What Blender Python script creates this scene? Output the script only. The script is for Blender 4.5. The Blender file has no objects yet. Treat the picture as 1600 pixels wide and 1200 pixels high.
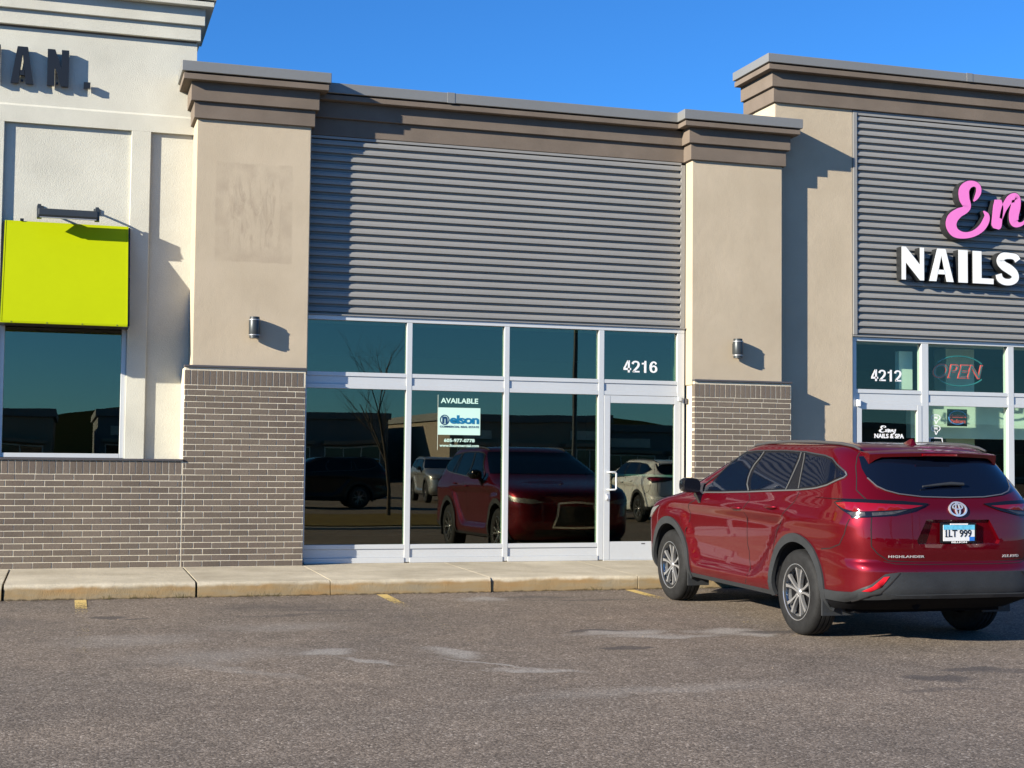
import bpy, bmesh, math, random
import numpy as np
from mathutils import Vector, Matrix
from mathutils.geometry import delaunay_2d_cdt
R = math.radians
random.seed(7)
sc = bpy.context.scene
COL = sc.collection

# ------------------------------------------------------------------ camera, sky, sun, exposure
def cam_axes(yaw, pit, rol):
    fwd = Vector((math.sin(yaw)*math.cos(pit), math.cos(yaw)*math.cos(pit), math.sin(pit)))
    right = Vector((math.cos(yaw), -math.sin(yaw), 0)); up = right.cross(fwd)
    return math.cos(rol)*right+math.sin(rol)*up, -math.sin(rol)*right+math.cos(rol)*up, fwd
cr, cu_, cf = cam_axes(R(17.1786), R(2.96789), R(0.58992))
cd = bpy.data.cameras.new('camera'); cam = bpy.data.objects.new('camera', cd); COL.objects.link(cam)
cd.sensor_width = 36; cd.lens = 2245.3/1600*36; cd.clip_end = 2000
m = Matrix.Identity(4)
for i in range(3):
    m[i][0] = cr[i]; m[i][1] = cu_[i]; m[i][2] = -cf[i]
m.translation = (0, 0, 1.5)
cam.matrix_world = m
sc.camera = cam

SUN = Vector((2.75, 1.0, -1.05)).normalized()          # direction the light travels
w = bpy.data.worlds.new('World'); sc.world = w; w.use_nodes = True
nt = w.node_tree
sky = nt.nodes.new('ShaderNodeTexSky'); sky.sky_type = 'NISHITA'; sky.sun_disc = False
sky.sun_elevation = math.asin(-SUN.z)
sky.sun_rotation = math.atan2(-SUN.x, -SUN.y)
sky.altitude = 1200; sky.air_density = 1.0; sky.dust_density = 0.0; sky.ozone_density = 6.0
bg = nt.nodes['Background']; bg.inputs['Strength'].default_value = 0.055
tn = nt.nodes.new('ShaderNodeMix'); tn.data_type = 'RGBA'; tn.blend_type = 'MULTIPLY'; tn.inputs[0].default_value = 1      # deep clear winter blue
tn.inputs[7].default_value = (.58, 1.20, 1.62, 1)
nt.links.new(sky.outputs[0], tn.inputs[6]); nt.links.new(tn.outputs[2], bg.inputs[0])
sl = bpy.data.lights.new('sun', 'SUN'); sun = bpy.data.objects.new('sun', sl); COL.objects.link(sun)
sl.energy = 5.0; sl.angle = R(0.5); sl.color = (1.0, 0.92, 0.78)
sun.rotation_euler = SUN.to_track_quat('-Z', 'Y').to_euler()
sun.location = (-20, -8, 12)
sc.view_settings.view_transform = 'Standard'; sc.view_settings.look = 'None'
sc.view_settings.gamma = 1; sc.view_settings.use_curve_mapping = False
sc.view_settings.exposure = 1.15
sc.cycles.use_denoising = True
sc.cycles.max_bounces = 8; sc.cycles.diffuse_bounces = 1; sc.cycles.transparent_max_bounces = 16
sc.cycles.caustics_reflective = False; sc.cycles.caustics_refractive = False

# ------------------------------------------------------------------ materials
def nodes(mat):
    mat.use_nodes = True
    return mat.node_tree, mat.node_tree.nodes['Principled BSDF']
def N(t, typ, **kw):
    n = t.nodes.new(typ)
    for k, v in kw.items():
        if k.startswith('i_'):
            key = k[2:]; key = int(key) if key.isdigit() else key
            n.inputs[key].default_value = v
        else: setattr(n, k, v)
    return n
def ramp(t, fac, stops):
    r = t.nodes.new('ShaderNodeValToRGB')
    el = r.color_ramp.elements
    while len(el) > 1: el.remove(el[-1])
    el[0].position = stops[0][0]; el[0].color = stops[0][1]
    for p, c in stops[1:]:
        e = el.new(p); e.color = c
    t.links.new(fac, r.inputs[0]); return r.outputs[0]
def mix(t, fac, a, b, typ='MIX'):
    n = t.nodes.new('ShaderNodeMix'); n.data_type = 'RGBA'; n.blend_type = typ
    for s, v in ((0, fac), (6, a), (7, b)):
        if hasattr(v, 'links') or isinstance(v, bpy.types.NodeSocket): t.links.new(v, n.inputs[s])
        else: n.inputs[s].default_value = v
    return n.outputs[2]
def mth(t, op, *a):
    n = t.nodes.new('ShaderNodeMath'); n.operation = op
    for i, v in enumerate(a):
        if isinstance(v, bpy.types.NodeSocket): t.links.new(v, n.inputs[i])
        else: n.inputs[i].default_value = v
    return n.outputs[0]
def c4(c): return (c[0], c[1], c[2], 1)
def coords(t):
    g = t.nodes.new('ShaderNodeNewGeometry'); return g.outputs['Position']
def noise(t, vec, scale, detail=4, rough=.55, dist=0.0):
    n = t.nodes.new('ShaderNodeTexNoise')
    n.inputs['Scale'].default_value = scale; n.inputs['Detail'].default_value = detail
    n.inputs['Roughness'].default_value = rough; n.inputs['Distortion'].default_value = dist
    if vec is not None: t.links.new(vec, n.inputs['Vector'])
    return n.outputs['Fac']
def mapping(t, vec, scale=(1,1,1), loc=(0,0,0), rot=(0,0,0)):
    n = t.nodes.new('ShaderNodeMapping'); t.links.new(vec, n.inputs[0])
    n.inputs['Scale'].default_value = scale; n.inputs['Location'].default_value = loc; n.inputs['Rotation'].default_value = rot
    return n.outputs[0]
def bump(t, p, h, strength, dist=.01):
    b = t.nodes.new('ShaderNodeBump'); b.inputs['Strength'].default_value = strength; b.inputs['Distance'].default_value = dist
    t.links.new(h, b.inputs['Height']); t.links.new(b.outputs[0], p.inputs['Normal'])
def mat(name, col, rough=.6, metal=0, var=.12, vscale=3.0, fine=60, fbump=.0, coat=0, coatr=.05, spec=.5):
    mt = bpy.data.materials.new(name); t, p = nodes(mt)
    p.inputs['Roughness'].default_value = rough; p.inputs['Metallic'].default_value = metal
    p.inputs['Specular IOR Level'].default_value = spec
    if coat:
        p.inputs['Coat Weight'].default_value = coat; p.inputs['Coat Roughness'].default_value = coatr
    P = coords(t)
    if var > 0:
        n1 = noise(t, P, vscale, 5); n2 = noise(t, P, fine, 3)
        f = mth(t, 'ADD', mth(t, 'MULTIPLY', n1, .65), mth(t, 'MULTIPLY', n2, .35))
        lo = c4([c*(1-var) for c in col]); hi = c4([min(1, c*(1+var)) for c in col])
        t.links.new(ramp(t, f, [(.32, lo), (.68, hi)]), p.inputs['Base Color'])
    else: p.inputs['Base Color'].default_value = c4(col)
    if fbump > 0: bump(t, p, noise(t, P, fine, 4), fbump)
    return mt
M = {}
M['white_stucco'] = mat('white_stucco', (.565, .55, .465), .9, var=.13, vscale=1.6, fine=95, fbump=.42, spec=.15)
M['brown_stucco'] = mat('brown_stucco', (.162, .130, .103), .9, var=.16, vscale=2.2, fine=120, fbump=.3, spec=.2)
M['coping'] = mat('coping_metal', (.215, .215, .205), .45, metal=.2, var=.05, vscale=.8, fine=20)
M['flash'] = mat('flashing_metal', (.11, .10, .10), .45, metal=.4, var=.08)
M['siding'] = mat('siding_metal', (.252, .246, .230), .5, metal=.0, var=.06, vscale=.7, fine=14)
M['alu'] = mat('clear_anodised_aluminium', (.60, .61, .60), .40, metal=.2, var=.04, vscale=1.2, fine=30)
M['mortar'] = mat('mortar', (.62, .555, .425), .95, var=.10, vscale=8, fine=140, fbump=.5, spec=.15)
M['black_metal'] = mat('black_painted_metal', (.010, .011, .013), .4, var=.1)
M['dark_lamp'] = mat('dark_bronze_lamp', (.045, .052, .055), .4, metal=.4, var=.1)
M['lamp_ring'] = mat('lamp_ring_metal', (.34, .34, .34), .4, metal=.5, var=.05)
M['chrome'] = mat('chrome', (.82, .82, .82), .22, metal=.7, var=0)
M['lime'] = mat('lime_awning_panel', (.375, .435, .0), .5, var=.03, vscale=1.2, fine=12, spec=.15)
M['plastic'] = mat('dark_car_plastic', (.021, .023, .025), .62, var=.3, vscale=5, fine=70, fbump=.08)
M['tyre'] = mat('tyre_rubber', (.0115, .0115, .0115), .72, var=.45, vscale=14, fine=70, fbump=.25, spec=.3)
M['well'] = mat('wheel_well', (.008, .008, .009), .9, var=0)
M['under'] = mat('underbody', (.006, .006, .007), .95, var=0, spec=.1)
M['alloy'] = mat('machined_alloy', (.42, .42, .42), .26, metal=.7, var=.06, vscale=14)
M['alloy_dark'] = mat('alloy_pocket', (.006, .006, .007), .7, var=.1, spec=.1)
M['car_glass'] = mat('tinted_car_glass', (.003, .005, .012), .03, var=0, spec=.45)
M['gloss_black'] = mat('gloss_black_trim', (.006, .006, .008), .12, var=0)
M['seam'] = mat('panel_gap', (.004, .002, .002), .9, var=0)
M['red_lens'] = mat('red_lens', (.19, .0012, .004), .08, var=0, coat=1, coatr=.02)
M['reflector'] = mat('red_reflector', (.45, .008, .018), .3, var=.1, vscale=60)
M['clear_lens'] = mat('clear_lamp_lens', (.20, .20, .19), .32, metal=.2, var=.5, vscale=40, fine=90)
M['smoke_lens'] = mat('smoked_lamp_lens', (.07, .065, .06), .1, metal=.4, var=.6, vscale=30, fine=80)
M['trim'] = mat('satin_window_trim', (.19, .19, .185), .3, metal=.6, var=.05)
M['rail'] = mat('grey_roof_rail', (.10, .10, .10), .4, metal=.5, var=.05)
M['white_paint'] = mat('white_vinyl', (.80, .80, .80), .5, var=.02)
M['white_face'] = mat('white_acrylic_face', (.84, .85, .83), .35, var=.02)
M['pink_face'] = mat('pink_acrylic_face', (.80, .20, .55), .35, var=.03)
M['can_side'] = mat('channel_letter_side', (.012, .013, .014), .5, var=.1)
M['mint_board'] = mat('mint_sign_board', (.56, .78, .66), .5, var=.03)
M['clear_film'] = mat('pale_film_edge', (.55, .6, .5), .4, var=.05)
M['teal_print'] = mat('teal_print', (.004, .16, .32), .5, var=0)
M['navy_print'] = mat('navy_print', (.01, .05, .12), .5, var=0)
M['neon_red'] = mat('unlit_red_neon', (.90, .09, .08), .4, var=.05)
M['neon_teal'] = mat('unlit_teal_neon', (.04, .20, .22), .4, var=.05)
M['neon_blue'] = mat('unlit_blue_neon', (.08, .22, .60), .4, var=.05)
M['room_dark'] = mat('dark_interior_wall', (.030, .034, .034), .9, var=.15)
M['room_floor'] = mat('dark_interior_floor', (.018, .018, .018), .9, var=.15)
M['room_light'] = mat('salon_interior_wall', (.80, .82, .72), .9, var=.08)
M['salon_floor'] = mat('salon_floor', (.05, .05, .045), .8, var=.15)
M['grass'] = mat('dormant_grass', (.16, .115, .035), .95, var=.35, vscale=3, fine=40, fbump=.6, spec=.1)
M['bark'] = mat('tree_bark', (.09, .075, .06), .95, var=.3, vscale=10, fine=60, fbump=.6, spec=.1)
M['far_wall'] = mat('far_tan_wall', (.26, .22, .17), .9, var=.12, vscale=.5)
M['far_wall2'] = mat('far_grey_wall', (.16, .17, .17), .9, var=.12, vscale=.5)
M['far_glass'] = mat('far_window_glass', (.01, .014, .018), .08, var=0, spec=.7)
M['concrete_far'] = mat('island_kerb_concrete', (.36, .33, .27), .9, var=.15)
M['grit'] = mat('gutter_grit', (.17, .13, .095), .95, var=.5, vscale=40)
M['weed'] = mat('dry_weed', (.10, .085, .03), .95, var=.3, vscale=30)
M['plate_white'] = mat('plate_white', (.72, .72, .70), .35, var=.05, vscale=20)
M['plate_sky'] = mat('plate_sky_blue', (.12, .48, .66), .35, var=.25, vscale=22)
M['plate_blue'] = mat('plate_sticker_blue', (.02, .16, .55), .4, var=.1)
M['print_black'] = mat('black_print', (.012, .012, .016), .5, var=0)

def special():
    # beige stucco with the ghost of a removed sign on the pier
    mt = bpy.data.materials.new('beige_stucco'); t, p = nodes(mt); P = coords(t)
    p.inputs['Roughness'].default_value = .92; p.inputs['Specular IOR Level'].default_value = .2
    n1 = noise(t, P, 1.3, 5); n2 = noise(t, P, 120, 3)
    f = mth(t, 'ADD', mth(t, 'MULTIPLY', n1, .7), mth(t, 'MULTIPLY', n2, .3))
    base = ramp(t, f, [(.3, (.42, .345, .245, 1)), (.7, (.515, .43, .312, 1))])
    s = t.nodes.new('ShaderNodeSeparateXYZ'); t.links.new(P, s.inputs[0])
    def band(v, a, b, e):
        r1 = N(t, 'ShaderNodeMapRange', interpolation_type='SMOOTHSTEP'); t.links.new(v, r1.inputs[0])
        r1.inputs[1].default_value = a-e; r1.inputs[2].default_value = a+e
        r2 = N(t, 'ShaderNodeMapRange', interpolation_type='SMOOTHSTEP'); t.links.new(v, r2.inputs[0])
        r2.inputs[1].default_value = b-e; r2.inputs[2].default_value = b+e
        return mth(t, 'SUBTRACT', r1.outputs[0], r2.outputs[0])
    jx = mth(t, 'ADD', s.outputs[0], mth(t, 'MULTIPLY', mth(t, 'SUBTRACT', noise(t, P, 9, 4), .5), .05))
    jz = mth(t, 'ADD', s.outputs[2], mth(t, 'MULTIPLY', mth(t, 'SUBTRACT', noise(t, P, 8, 4), .5), .06))
    box = mth(t, 'MULTIPLY', band(jx, 1.645, 2.57, .012), band(jz, 3.845, 5.05, .012))
    inner = mth(t, 'MULTIPLY', band(jx, 1.78, 2.44, .08), band(jz, 4.0, 4.85, .10))
    streak = noise(t, mapping(t, P, (9, 1, 2.2)), 1.3, 6, .65, 1.1)
    st = ramp(t, streak, [(.45, (0, 0, 0, 1)), (.68, (1, 1, 1, 1))])
    blot = ramp(t, noise(t, P, 4.5, 5), [(.34, (.12, .12, .12, 1)), (.66, (1, 1, 1, 1))])
    rim = mth(t, 'MULTIPLY', mth(t, 'SUBTRACT', box, mth(t, 'MULTIPLY', inner, .80)), .50)
    k = mth(t, 'ADD', mth(t, 'MULTIPLY', rim, blot), mth(t, 'MULTIPLY', mth(t, 'MULTIPLY', inner, st), .75))
    k = mth(t, 'MINIMUM', k, 1.0)
    t.links.new(mix(t, k, base, (.335, .268, .195, 1)), p.inputs['Base Color'])
    bump(t, p, mth(t, 'ADD', noise(t, P, 120, 4), mth(t, 'MULTIPLY', noise(t, P, 9, 4), .8)), .4)
    M['beige_stucco'] = mt
    # brick: tone differs brick by brick
    mt = bpy.data.materials.new('grey_brown_brick'); t, p = nodes(mt); P = coords(t)
    p.inputs['Roughness'].default_value = .93; p.inputs['Specular IOR Level'].default_value = .15
    oi = t.nodes.new('ShaderNodeObjectInfo')
    tone = ramp(t, oi.outputs['Random'], [(0, (.138, .113, .092, 1)), (.5, (.160, .132, .107, 1)), (.85, (.180, .149, .122, 1)), (1, (.148, .118, .096, 1))])
    sp = ramp(t, noise(t, P, 170, 4), [(.3, (.72, .72, .72, 1)), (.72, (1.22, 1.2, 1.16, 1))])
    bl = ramp(t, noise(t, P, .9, 4), [(.35, (.86, .86, .88, 1)), (.7, (1.08, 1.07, 1.04, 1))])
    t.links.new(mix(t, 1.0, mix(t, 1.0, tone, sp, 'MULTIPLY'), bl, 'MULTIPLY'), p.inputs['Base Color'])
    bump(t, p, noise(t, P, 130, 5), .6)
    M['brick'] = mt
    # asphalt
    mt = bpy.data.materials.new('worn_asphalt'); t, p = nodes(mt); P = coords(t)
    p.inputs['Specular IOR Level'].default_value = .25; p.inputs['Roughness'].default_value = .92
    v = N(t, 'ShaderNodeTexVoronoi'); v.inputs['Scale'].default_value = 82; t.links.new(P, v.inputs['Vector'])
    chip = t.nodes.new('ShaderNodeSeparateColor'); t.links.new(v.outputs['Color'], chip.inputs[0])
    stone = ramp(t, chip.outputs[0], [(0, (.088, .070, .053, 1)), (.30, (.140, .113, .088, 1)), (.60, (.180, .146, .114, 1)), (.86, (.236, .194, .154, 1)), (.97, (.31, .262, .212, 1)), (1, (.42, .37, .31, 1))])
    fine = ramp(t, noise(t, P, 38, 6, .80), [(.3, (.62, .62, .62, 1)), (.7, (1.30, 1.29, 1.28, 1))])
    big = ramp(t, noise(t, P, .55, 6, .62), [(.3, (.82, .83, .85, 1)), (.7, (1.13, 1.10, 1.07, 1))])
    med = ramp(t, noise(t, P, 5.0, 5, .6), [(.3, (.86, .86, .86, 1)), (.7, (1.12, 1.12, 1.12, 1))])
    lane = ramp(t, noise(t, mapping(t, P, (.12, .9, 1)), 1.0, 5, .6), [(.3, (.90, .90, .90, 1)), (.7, (1.09, 1.09, 1.08, 1))])
    stone = mix(t, 1., stone, lane, 'MULTIPLY')
    col = mix(t, 1., mix(t, 1., mix(t, 1., stone, fine, 'MULTIPLY'), big, 'MULTIPLY'), med, 'MULTIPLY')
    warp = t.nodes.new('ShaderNodeTexNoise'); warp.inputs['Scale'].default_value = 2.2; warp.inputs['Detail'].default_value = 5
    t.links.new(P, warp.inputs['Vector'])
    vm = N(t, 'ShaderNodeVectorMath', operation='MULTIPLY_ADD'); t.links.new(warp.outputs['Color'], vm.inputs[0])
    vm.inputs[1].default_value = (.55, .55, 0); t.links.new(P, vm.inputs[2])
    vo = N(t, 'ShaderNodeVectorMath', operation='SUBTRACT'); t.links.new(vm.outputs[0], vo.inputs[0]); vo.inputs[1].default_value = (.275, .275, 0)
    WP = vo.outputs[0]
    def blob(cx, cy, rx, ry, rot=0, soft=.35, raw=False):
        mp = mapping(t, P if raw else WP, (1, 1, 0), (0, 0, 0))
        d = N(t, 'ShaderNodeVectorMath', operation='SUBTRACT'); t.links.new(mp, d.inputs[0]); d.inputs[1].default_value = (cx, cy, 0)
        r_ = N(t, 'ShaderNodeVectorRotate', rotation_type='Z_AXIS'); t.links.new(d.outputs[0], r_.inputs[0]); r_.inputs['Angle'].default_value = -rot
        sca = N(t, 'ShaderNodeVectorMath', operation='DIVIDE'); t.links.new(r_.outputs[0], sca.inputs[0]); sca.inputs[1].default_value = (rx, ry, 1)
        ln = N(t, 'ShaderNodeVectorMath', operation='LENGTH'); t.links.new(sca.outputs[0], ln.inputs[0])
        mr = N(t, 'ShaderNodeMapRange', interpolation_type='SMOOTHSTEP'); t.links.new(ln.outputs['Value'], mr.inputs[0])
        mr.inputs[1].default_value = 1+soft; mr.inputs[2].default_value = 1-soft
        return mr.outputs[0]
    salt = [(4.80, 12.05, .42, .16, .05, .5), (5.05, 11.75, .45, .10, 0, .6), (5.75, 12.0, .26, .17, .1, .5), (5.95, 11.75, .2, .09, 0, .5),
            (2.02, 11.45, .22, .13, 0, .5), (2.25, 10.9, .32, .035, -.95, .5), (2.95, 11.2, .14, .30, .3, .6), (3.1, 10.55, .45, .03, -.9, .5),
            (3.35, 10.15, .30, .05, -.5, .6), (1.15, 11.4, .55, .30, .2, .9), (1.3, 10.6, .5, .08, -.9, .8), (4.3, 14.9, .18, .2, 0, .7), (1.9, 13.0, .5, .25, 0, .9),
            (.55, 12.4, .5, .3, 0, .9), (3.9, 9.2, .8, .12, .1, .9)]
    for i, b in enumerate(salt):
        grain = ramp(t, noise(t, P, 70, 4, .7), [(.34, (.08, .08, .08, 1)), (.64, (1, 1, 1, 1))])
        k = mth(t, 'MULTIPLY', mth(t, 'MULTIPLY', blob(*b), grain), .72 if b[5] < .8 else .30)
        col = mix(t, k, col, (.42, .40, .36, 1))
    oil = [(4.44, 11.16, .30, .11, .1, .12), (4.58, 12.2, .22, .05, 0, .3), (6.17, 9.2, .27, .10, -.15, .3), (6.62, 9.5, .25, .12, -.1, .4), (5.9, 8.77, .3, .06, 0, .5), (7.0, 9.35, .4, .09, 0, .5),
           (1.98, 14.6, .55, .28, 0, .7), (2.5, 14.2, .5, .13, 0, .6), (2.05, 13.9, .5, .08, 0, .6), (4.95, 14.95, .45, .13, 0, .6), (5.5, 14.6, .5, .06, 0, .6), (.35, 14.0, .14, .06, 0, .4), (.6, 13.9, .1, .05, 0, .4),
           (6.2, 11.85, .35, .1, .0, .4), (-1.2, 13.7, 1.0, .35, 0, .8)]
    for b in oil:
        k = mth(t, 'MULTIPLY', blob(*b), .72 if b[5] < .5 else .5)
        col = mix(t, k, col, (.060, .052, .048, 1))
    # grit swept against the kerb
    s = t.nodes.new('ShaderNodeSeparateXYZ'); t.links.new(WP, s.inputs[0])
    mr = N(t, 'ShaderNodeMapRange', interpolation_type='SMOOTHSTEP'); t.links.new(s.outputs[1], mr.inputs[0]); mr.inputs[1].default_value = 15.25; mr.inputs[2].default_value = 15.6
    g2 = ramp(t, noise(t, P, 6, 6, .7), [(.42, (0, 0, 0, 1)), (.6, (1, 1, 1, 1))])
    col = mix(t, mth(t, 'MULTIPLY', mth(t, 'MULTIPLY', mr.outputs[0], g2), .7), col, (.035, .026, .018, 1))
    t.links.new(col, p.inputs['Base Color'])
    hh = mth(t, 'ADD', mth(t, 'MULTIPLY', v.outputs['Distance'], -1.0), noise(t, P, 150, 3))
    bump(t, p, hh, .5, .003)
    M['asphalt'] = mt
    # sidewalk concrete: the kerb face is stained rusty and the foot is dirty
    mt = bpy.data.materials.new('sidewalk_concrete'); t, p = nodes(mt); P = coords(t)
    p.inputs['Roughness'].default_value = .93; p.inputs['Specular IOR Level'].default_value = .2
    b0 = ramp(t, noise(t, P, 1.4, 6, .6), [(.3, (.355, .308, .222, 1)), (.7, (.56, .495, .37, 1))])
    b1 = ramp(t, noise(t, P, 90, 4, .7), [(.3, (.8, .8, .8, 1)), (.7, (1.15, 1.15, 1.15, 1))])
    col = mix(t, 1., b0, b1, 'MULTIPLY')
    s = t.nodes.new('ShaderNodeSeparateXYZ'); t.links.new(P, s.inputs[0])
    mz = N(t, 'ShaderNodeMapRange', interpolation_type='SMOOTHSTEP'); t.links.new(mth(t, 'ADD', s.outputs[2], mth(t, 'MULTIPLY', mth(t, 'SUBTRACT', noise(t, P, 3.5, 5), .5), .10)), mz.inputs[0]); mz.inputs[1].default_value = .148; mz.inputs[2].default_value = .105
    rust = ramp(t, noise(t, mapping(t, P, (1.2, 1, 6)), 1.5, 5, .6), [(.32, (.25, .205, .13, 1)), (.52, (.27, .185, .085, 1)), (.72, (.29, .16, .05, 1))])
    col = mix(t, mth(t, 'MULTIPLY', mz.outputs[0], .9), col, rust)
    mf = N(t, 'ShaderNodeMapRange', interpolation_type='SMOOTHSTEP'); t.links.new(mth(t, 'ADD', s.outputs[2], mth(t, 'MULTIPLY', mth(t, 'SUBTRACT', noise(t, P, 14, 5), .5), .05)), mf.inputs[0]); mf.inputs[1].default_value = .022; mf.inputs[2].default_value = .0
    col = mix(t, mth(t, 'MULTIPLY', mf.outputs[0], .85), col, (.05, .038, .024, 1))
    t.links.new(col, p.inputs['Base Color'])
    bump(t, p, mth(t, 'ADD', noise(t, P, 90, 5), mth(t, 'MULTIPLY', noise(t, P, 12, 5), 1.3)), .45)
    M['concrete'] = mt
    # worn yellow paint: what is left of the line shows through gaps
    mt = bpy.data.materials.new('worn_yellow_paint'); t, p = nodes(mt); P = coords(t)
    p.inputs['Base Color'].default_value = (.58, .41, .13, 1); p.inputs['Roughness'].default_value = .85
    s = t.nodes.new('ShaderNodeSeparateXYZ'); t.links.new(P, s.inputs[0])
    mr = N(t, 'ShaderNodeMapRange'); t.links.new(s.outputs[1], mr.inputs[0]); mr.inputs[1].default_value = 14.2; mr.inputs[2].default_value = 15.5; mr.inputs[3].default_value = .20; mr.inputs[4].default_value = -.08
    th = mth(t, 'ADD', noise(t, P, 55, 5, .75), mth(t, 'MULTIPLY', noise(t, P, 7, 3), .3))
    keep = mth(t, 'GREATER_THAN', th, mth(t, 'ADD', mr.outputs[0], .60))
    tr = t.nodes.new('ShaderNodeBsdfTransparent'); ms = t.nodes.new('ShaderNodeMixShader')
    t.links.new(keep, ms.inputs[0]); t.links.new(tr.outputs[0], ms.inputs[1]); t.links.new(p.outputs[0], ms.inputs[2])
    t.links.new(ms.outputs[0], t.nodes['Material Output'].inputs[0])
    M['yellow'] = mt
    # window glass
    def glass(name, tint, ior, wav):
        mt = bpy.data.materials.new(name); t, p = nodes(mt); t.nodes.remove(p); P = coords(t)
        tr = t.nodes.new('ShaderNodeBsdfTransparent'); tr.inputs[0].default_value = c4(tint)
        gl = t.nodes.new('ShaderNodeBsdfGlossy'); gl.inputs['Roughness'].default_value = 0.0; gl.inputs[0].default_value = (1, .84, .66, 1)
        lw = t.nodes.new('ShaderNodeLayerWeight'); lw.inputs[0].default_value = .5; f0 = ((ior-1)/(ior+1))**2
        frf = mth(t, 'ADD', f0, mth(t, 'MULTIPLY', 1-f0, mth(t, 'POWER', lw.outputs['Facing'], 5.0)))
        b = t.nodes.new('ShaderNodeBump'); b.inputs['Strength'].default_value = wav; b.inputs['Distance'].default_value = .02
        t.links.new(noise(t, P, .8, 1), b.inputs['Height'])
        t.links.new(b.outputs[0], gl.inputs['Normal'])
        ms = t.nodes.new('ShaderNodeMixShader'); t.links.new(frf, ms.inputs[0]); t.links.new(tr.outputs[0], ms.inputs[1]); t.links.new(gl.outputs[0], ms.inputs[2])
        t.links.new(ms.outputs[0], t.nodes['Material Output'].inputs[0]); return mt
    M['glass'] = glass('tinted_shop_glass', (.55, .72, .63), 2.1, .06)
    M['glass_clear'] = glass('green_tinted_shop_glass', (.90, .99, .93), 1.52, .05)
    # car paint, dusty towards the sills
    def paint(name, col, flake=.45, dirt=True):
        mt = bpy.data.materials.new(name); t, p = nodes(mt)
        tc = t.nodes.new('ShaderNodeTexCoord'); P = tc.outputs['Object']
        p.inputs['Metallic'].default_value = flake; p.inputs['Roughness'].default_value = .34; p.inputs['Specular IOR Level'].default_value = .1
        p.inputs['Coat Weight'].default_value = .85; p.inputs['Coat Roughness'].default_value = .015
        base = c4(col)
        if dirt:
            s = t.nodes.new('ShaderNodeSeparateXYZ'); t.links.new(P, s.inputs[0])
            mr = N(t, 'ShaderNodeMapRange', interpolation_type='SMOOTHSTEP'); t.links.new(s.outputs[2], mr.inputs[0]); mr.inputs[1].default_value = .78; mr.inputs[2].default_value = .32
            sp = ramp(t, noise(t, P, 75, 4, .75), [(.66, (0, 0, 0, 1)), (.74, (1, 1, 1, 1))])
            cl = ramp(t, noise(t, P, 3.5, 4), [(.40, (0, 0, 0, 1)), (.66, (1, 1, 1, 1))])
            d = mth(t, 'MULTIPLY', mr.outputs[0], mth(t, 'ADD', mth(t, 'MULTIPLY', mth(t, 'MULTIPLY', sp, cl), .6), mth(t, 'MULTIPLY', cl, .05)))
            t.links.new(mix(t, d, base, (.24, .15, .13, 1)), p.inputs['Base Color'])
            t.links.new(mth(t, 'SUBTRACT', .85, mth(t, 'MULTIPLY', d, .8)), p.inputs['Coat Weight'])
            t.links.new(mth(t, 'MULTIPLY', mth(t, 'SUBTRACT', 1.0, d), flake), p.inputs['Metallic'])
        else: p.inputs['Base Color'].default_value = base
        return mt
    M['red_paint'] = paint('ruby_red_car_paint', (.118, .0006, .0048), .5)
    M['white_car'] = paint('pearl_white_car_paint', (.72, .72, .70), .05)
    M['black_car'] = paint('black_car_paint', (.008, .009, .011), .2)
    M['silver_car'] = paint('silver_car_paint', (.38, .39, .40), .6)
special()

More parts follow.
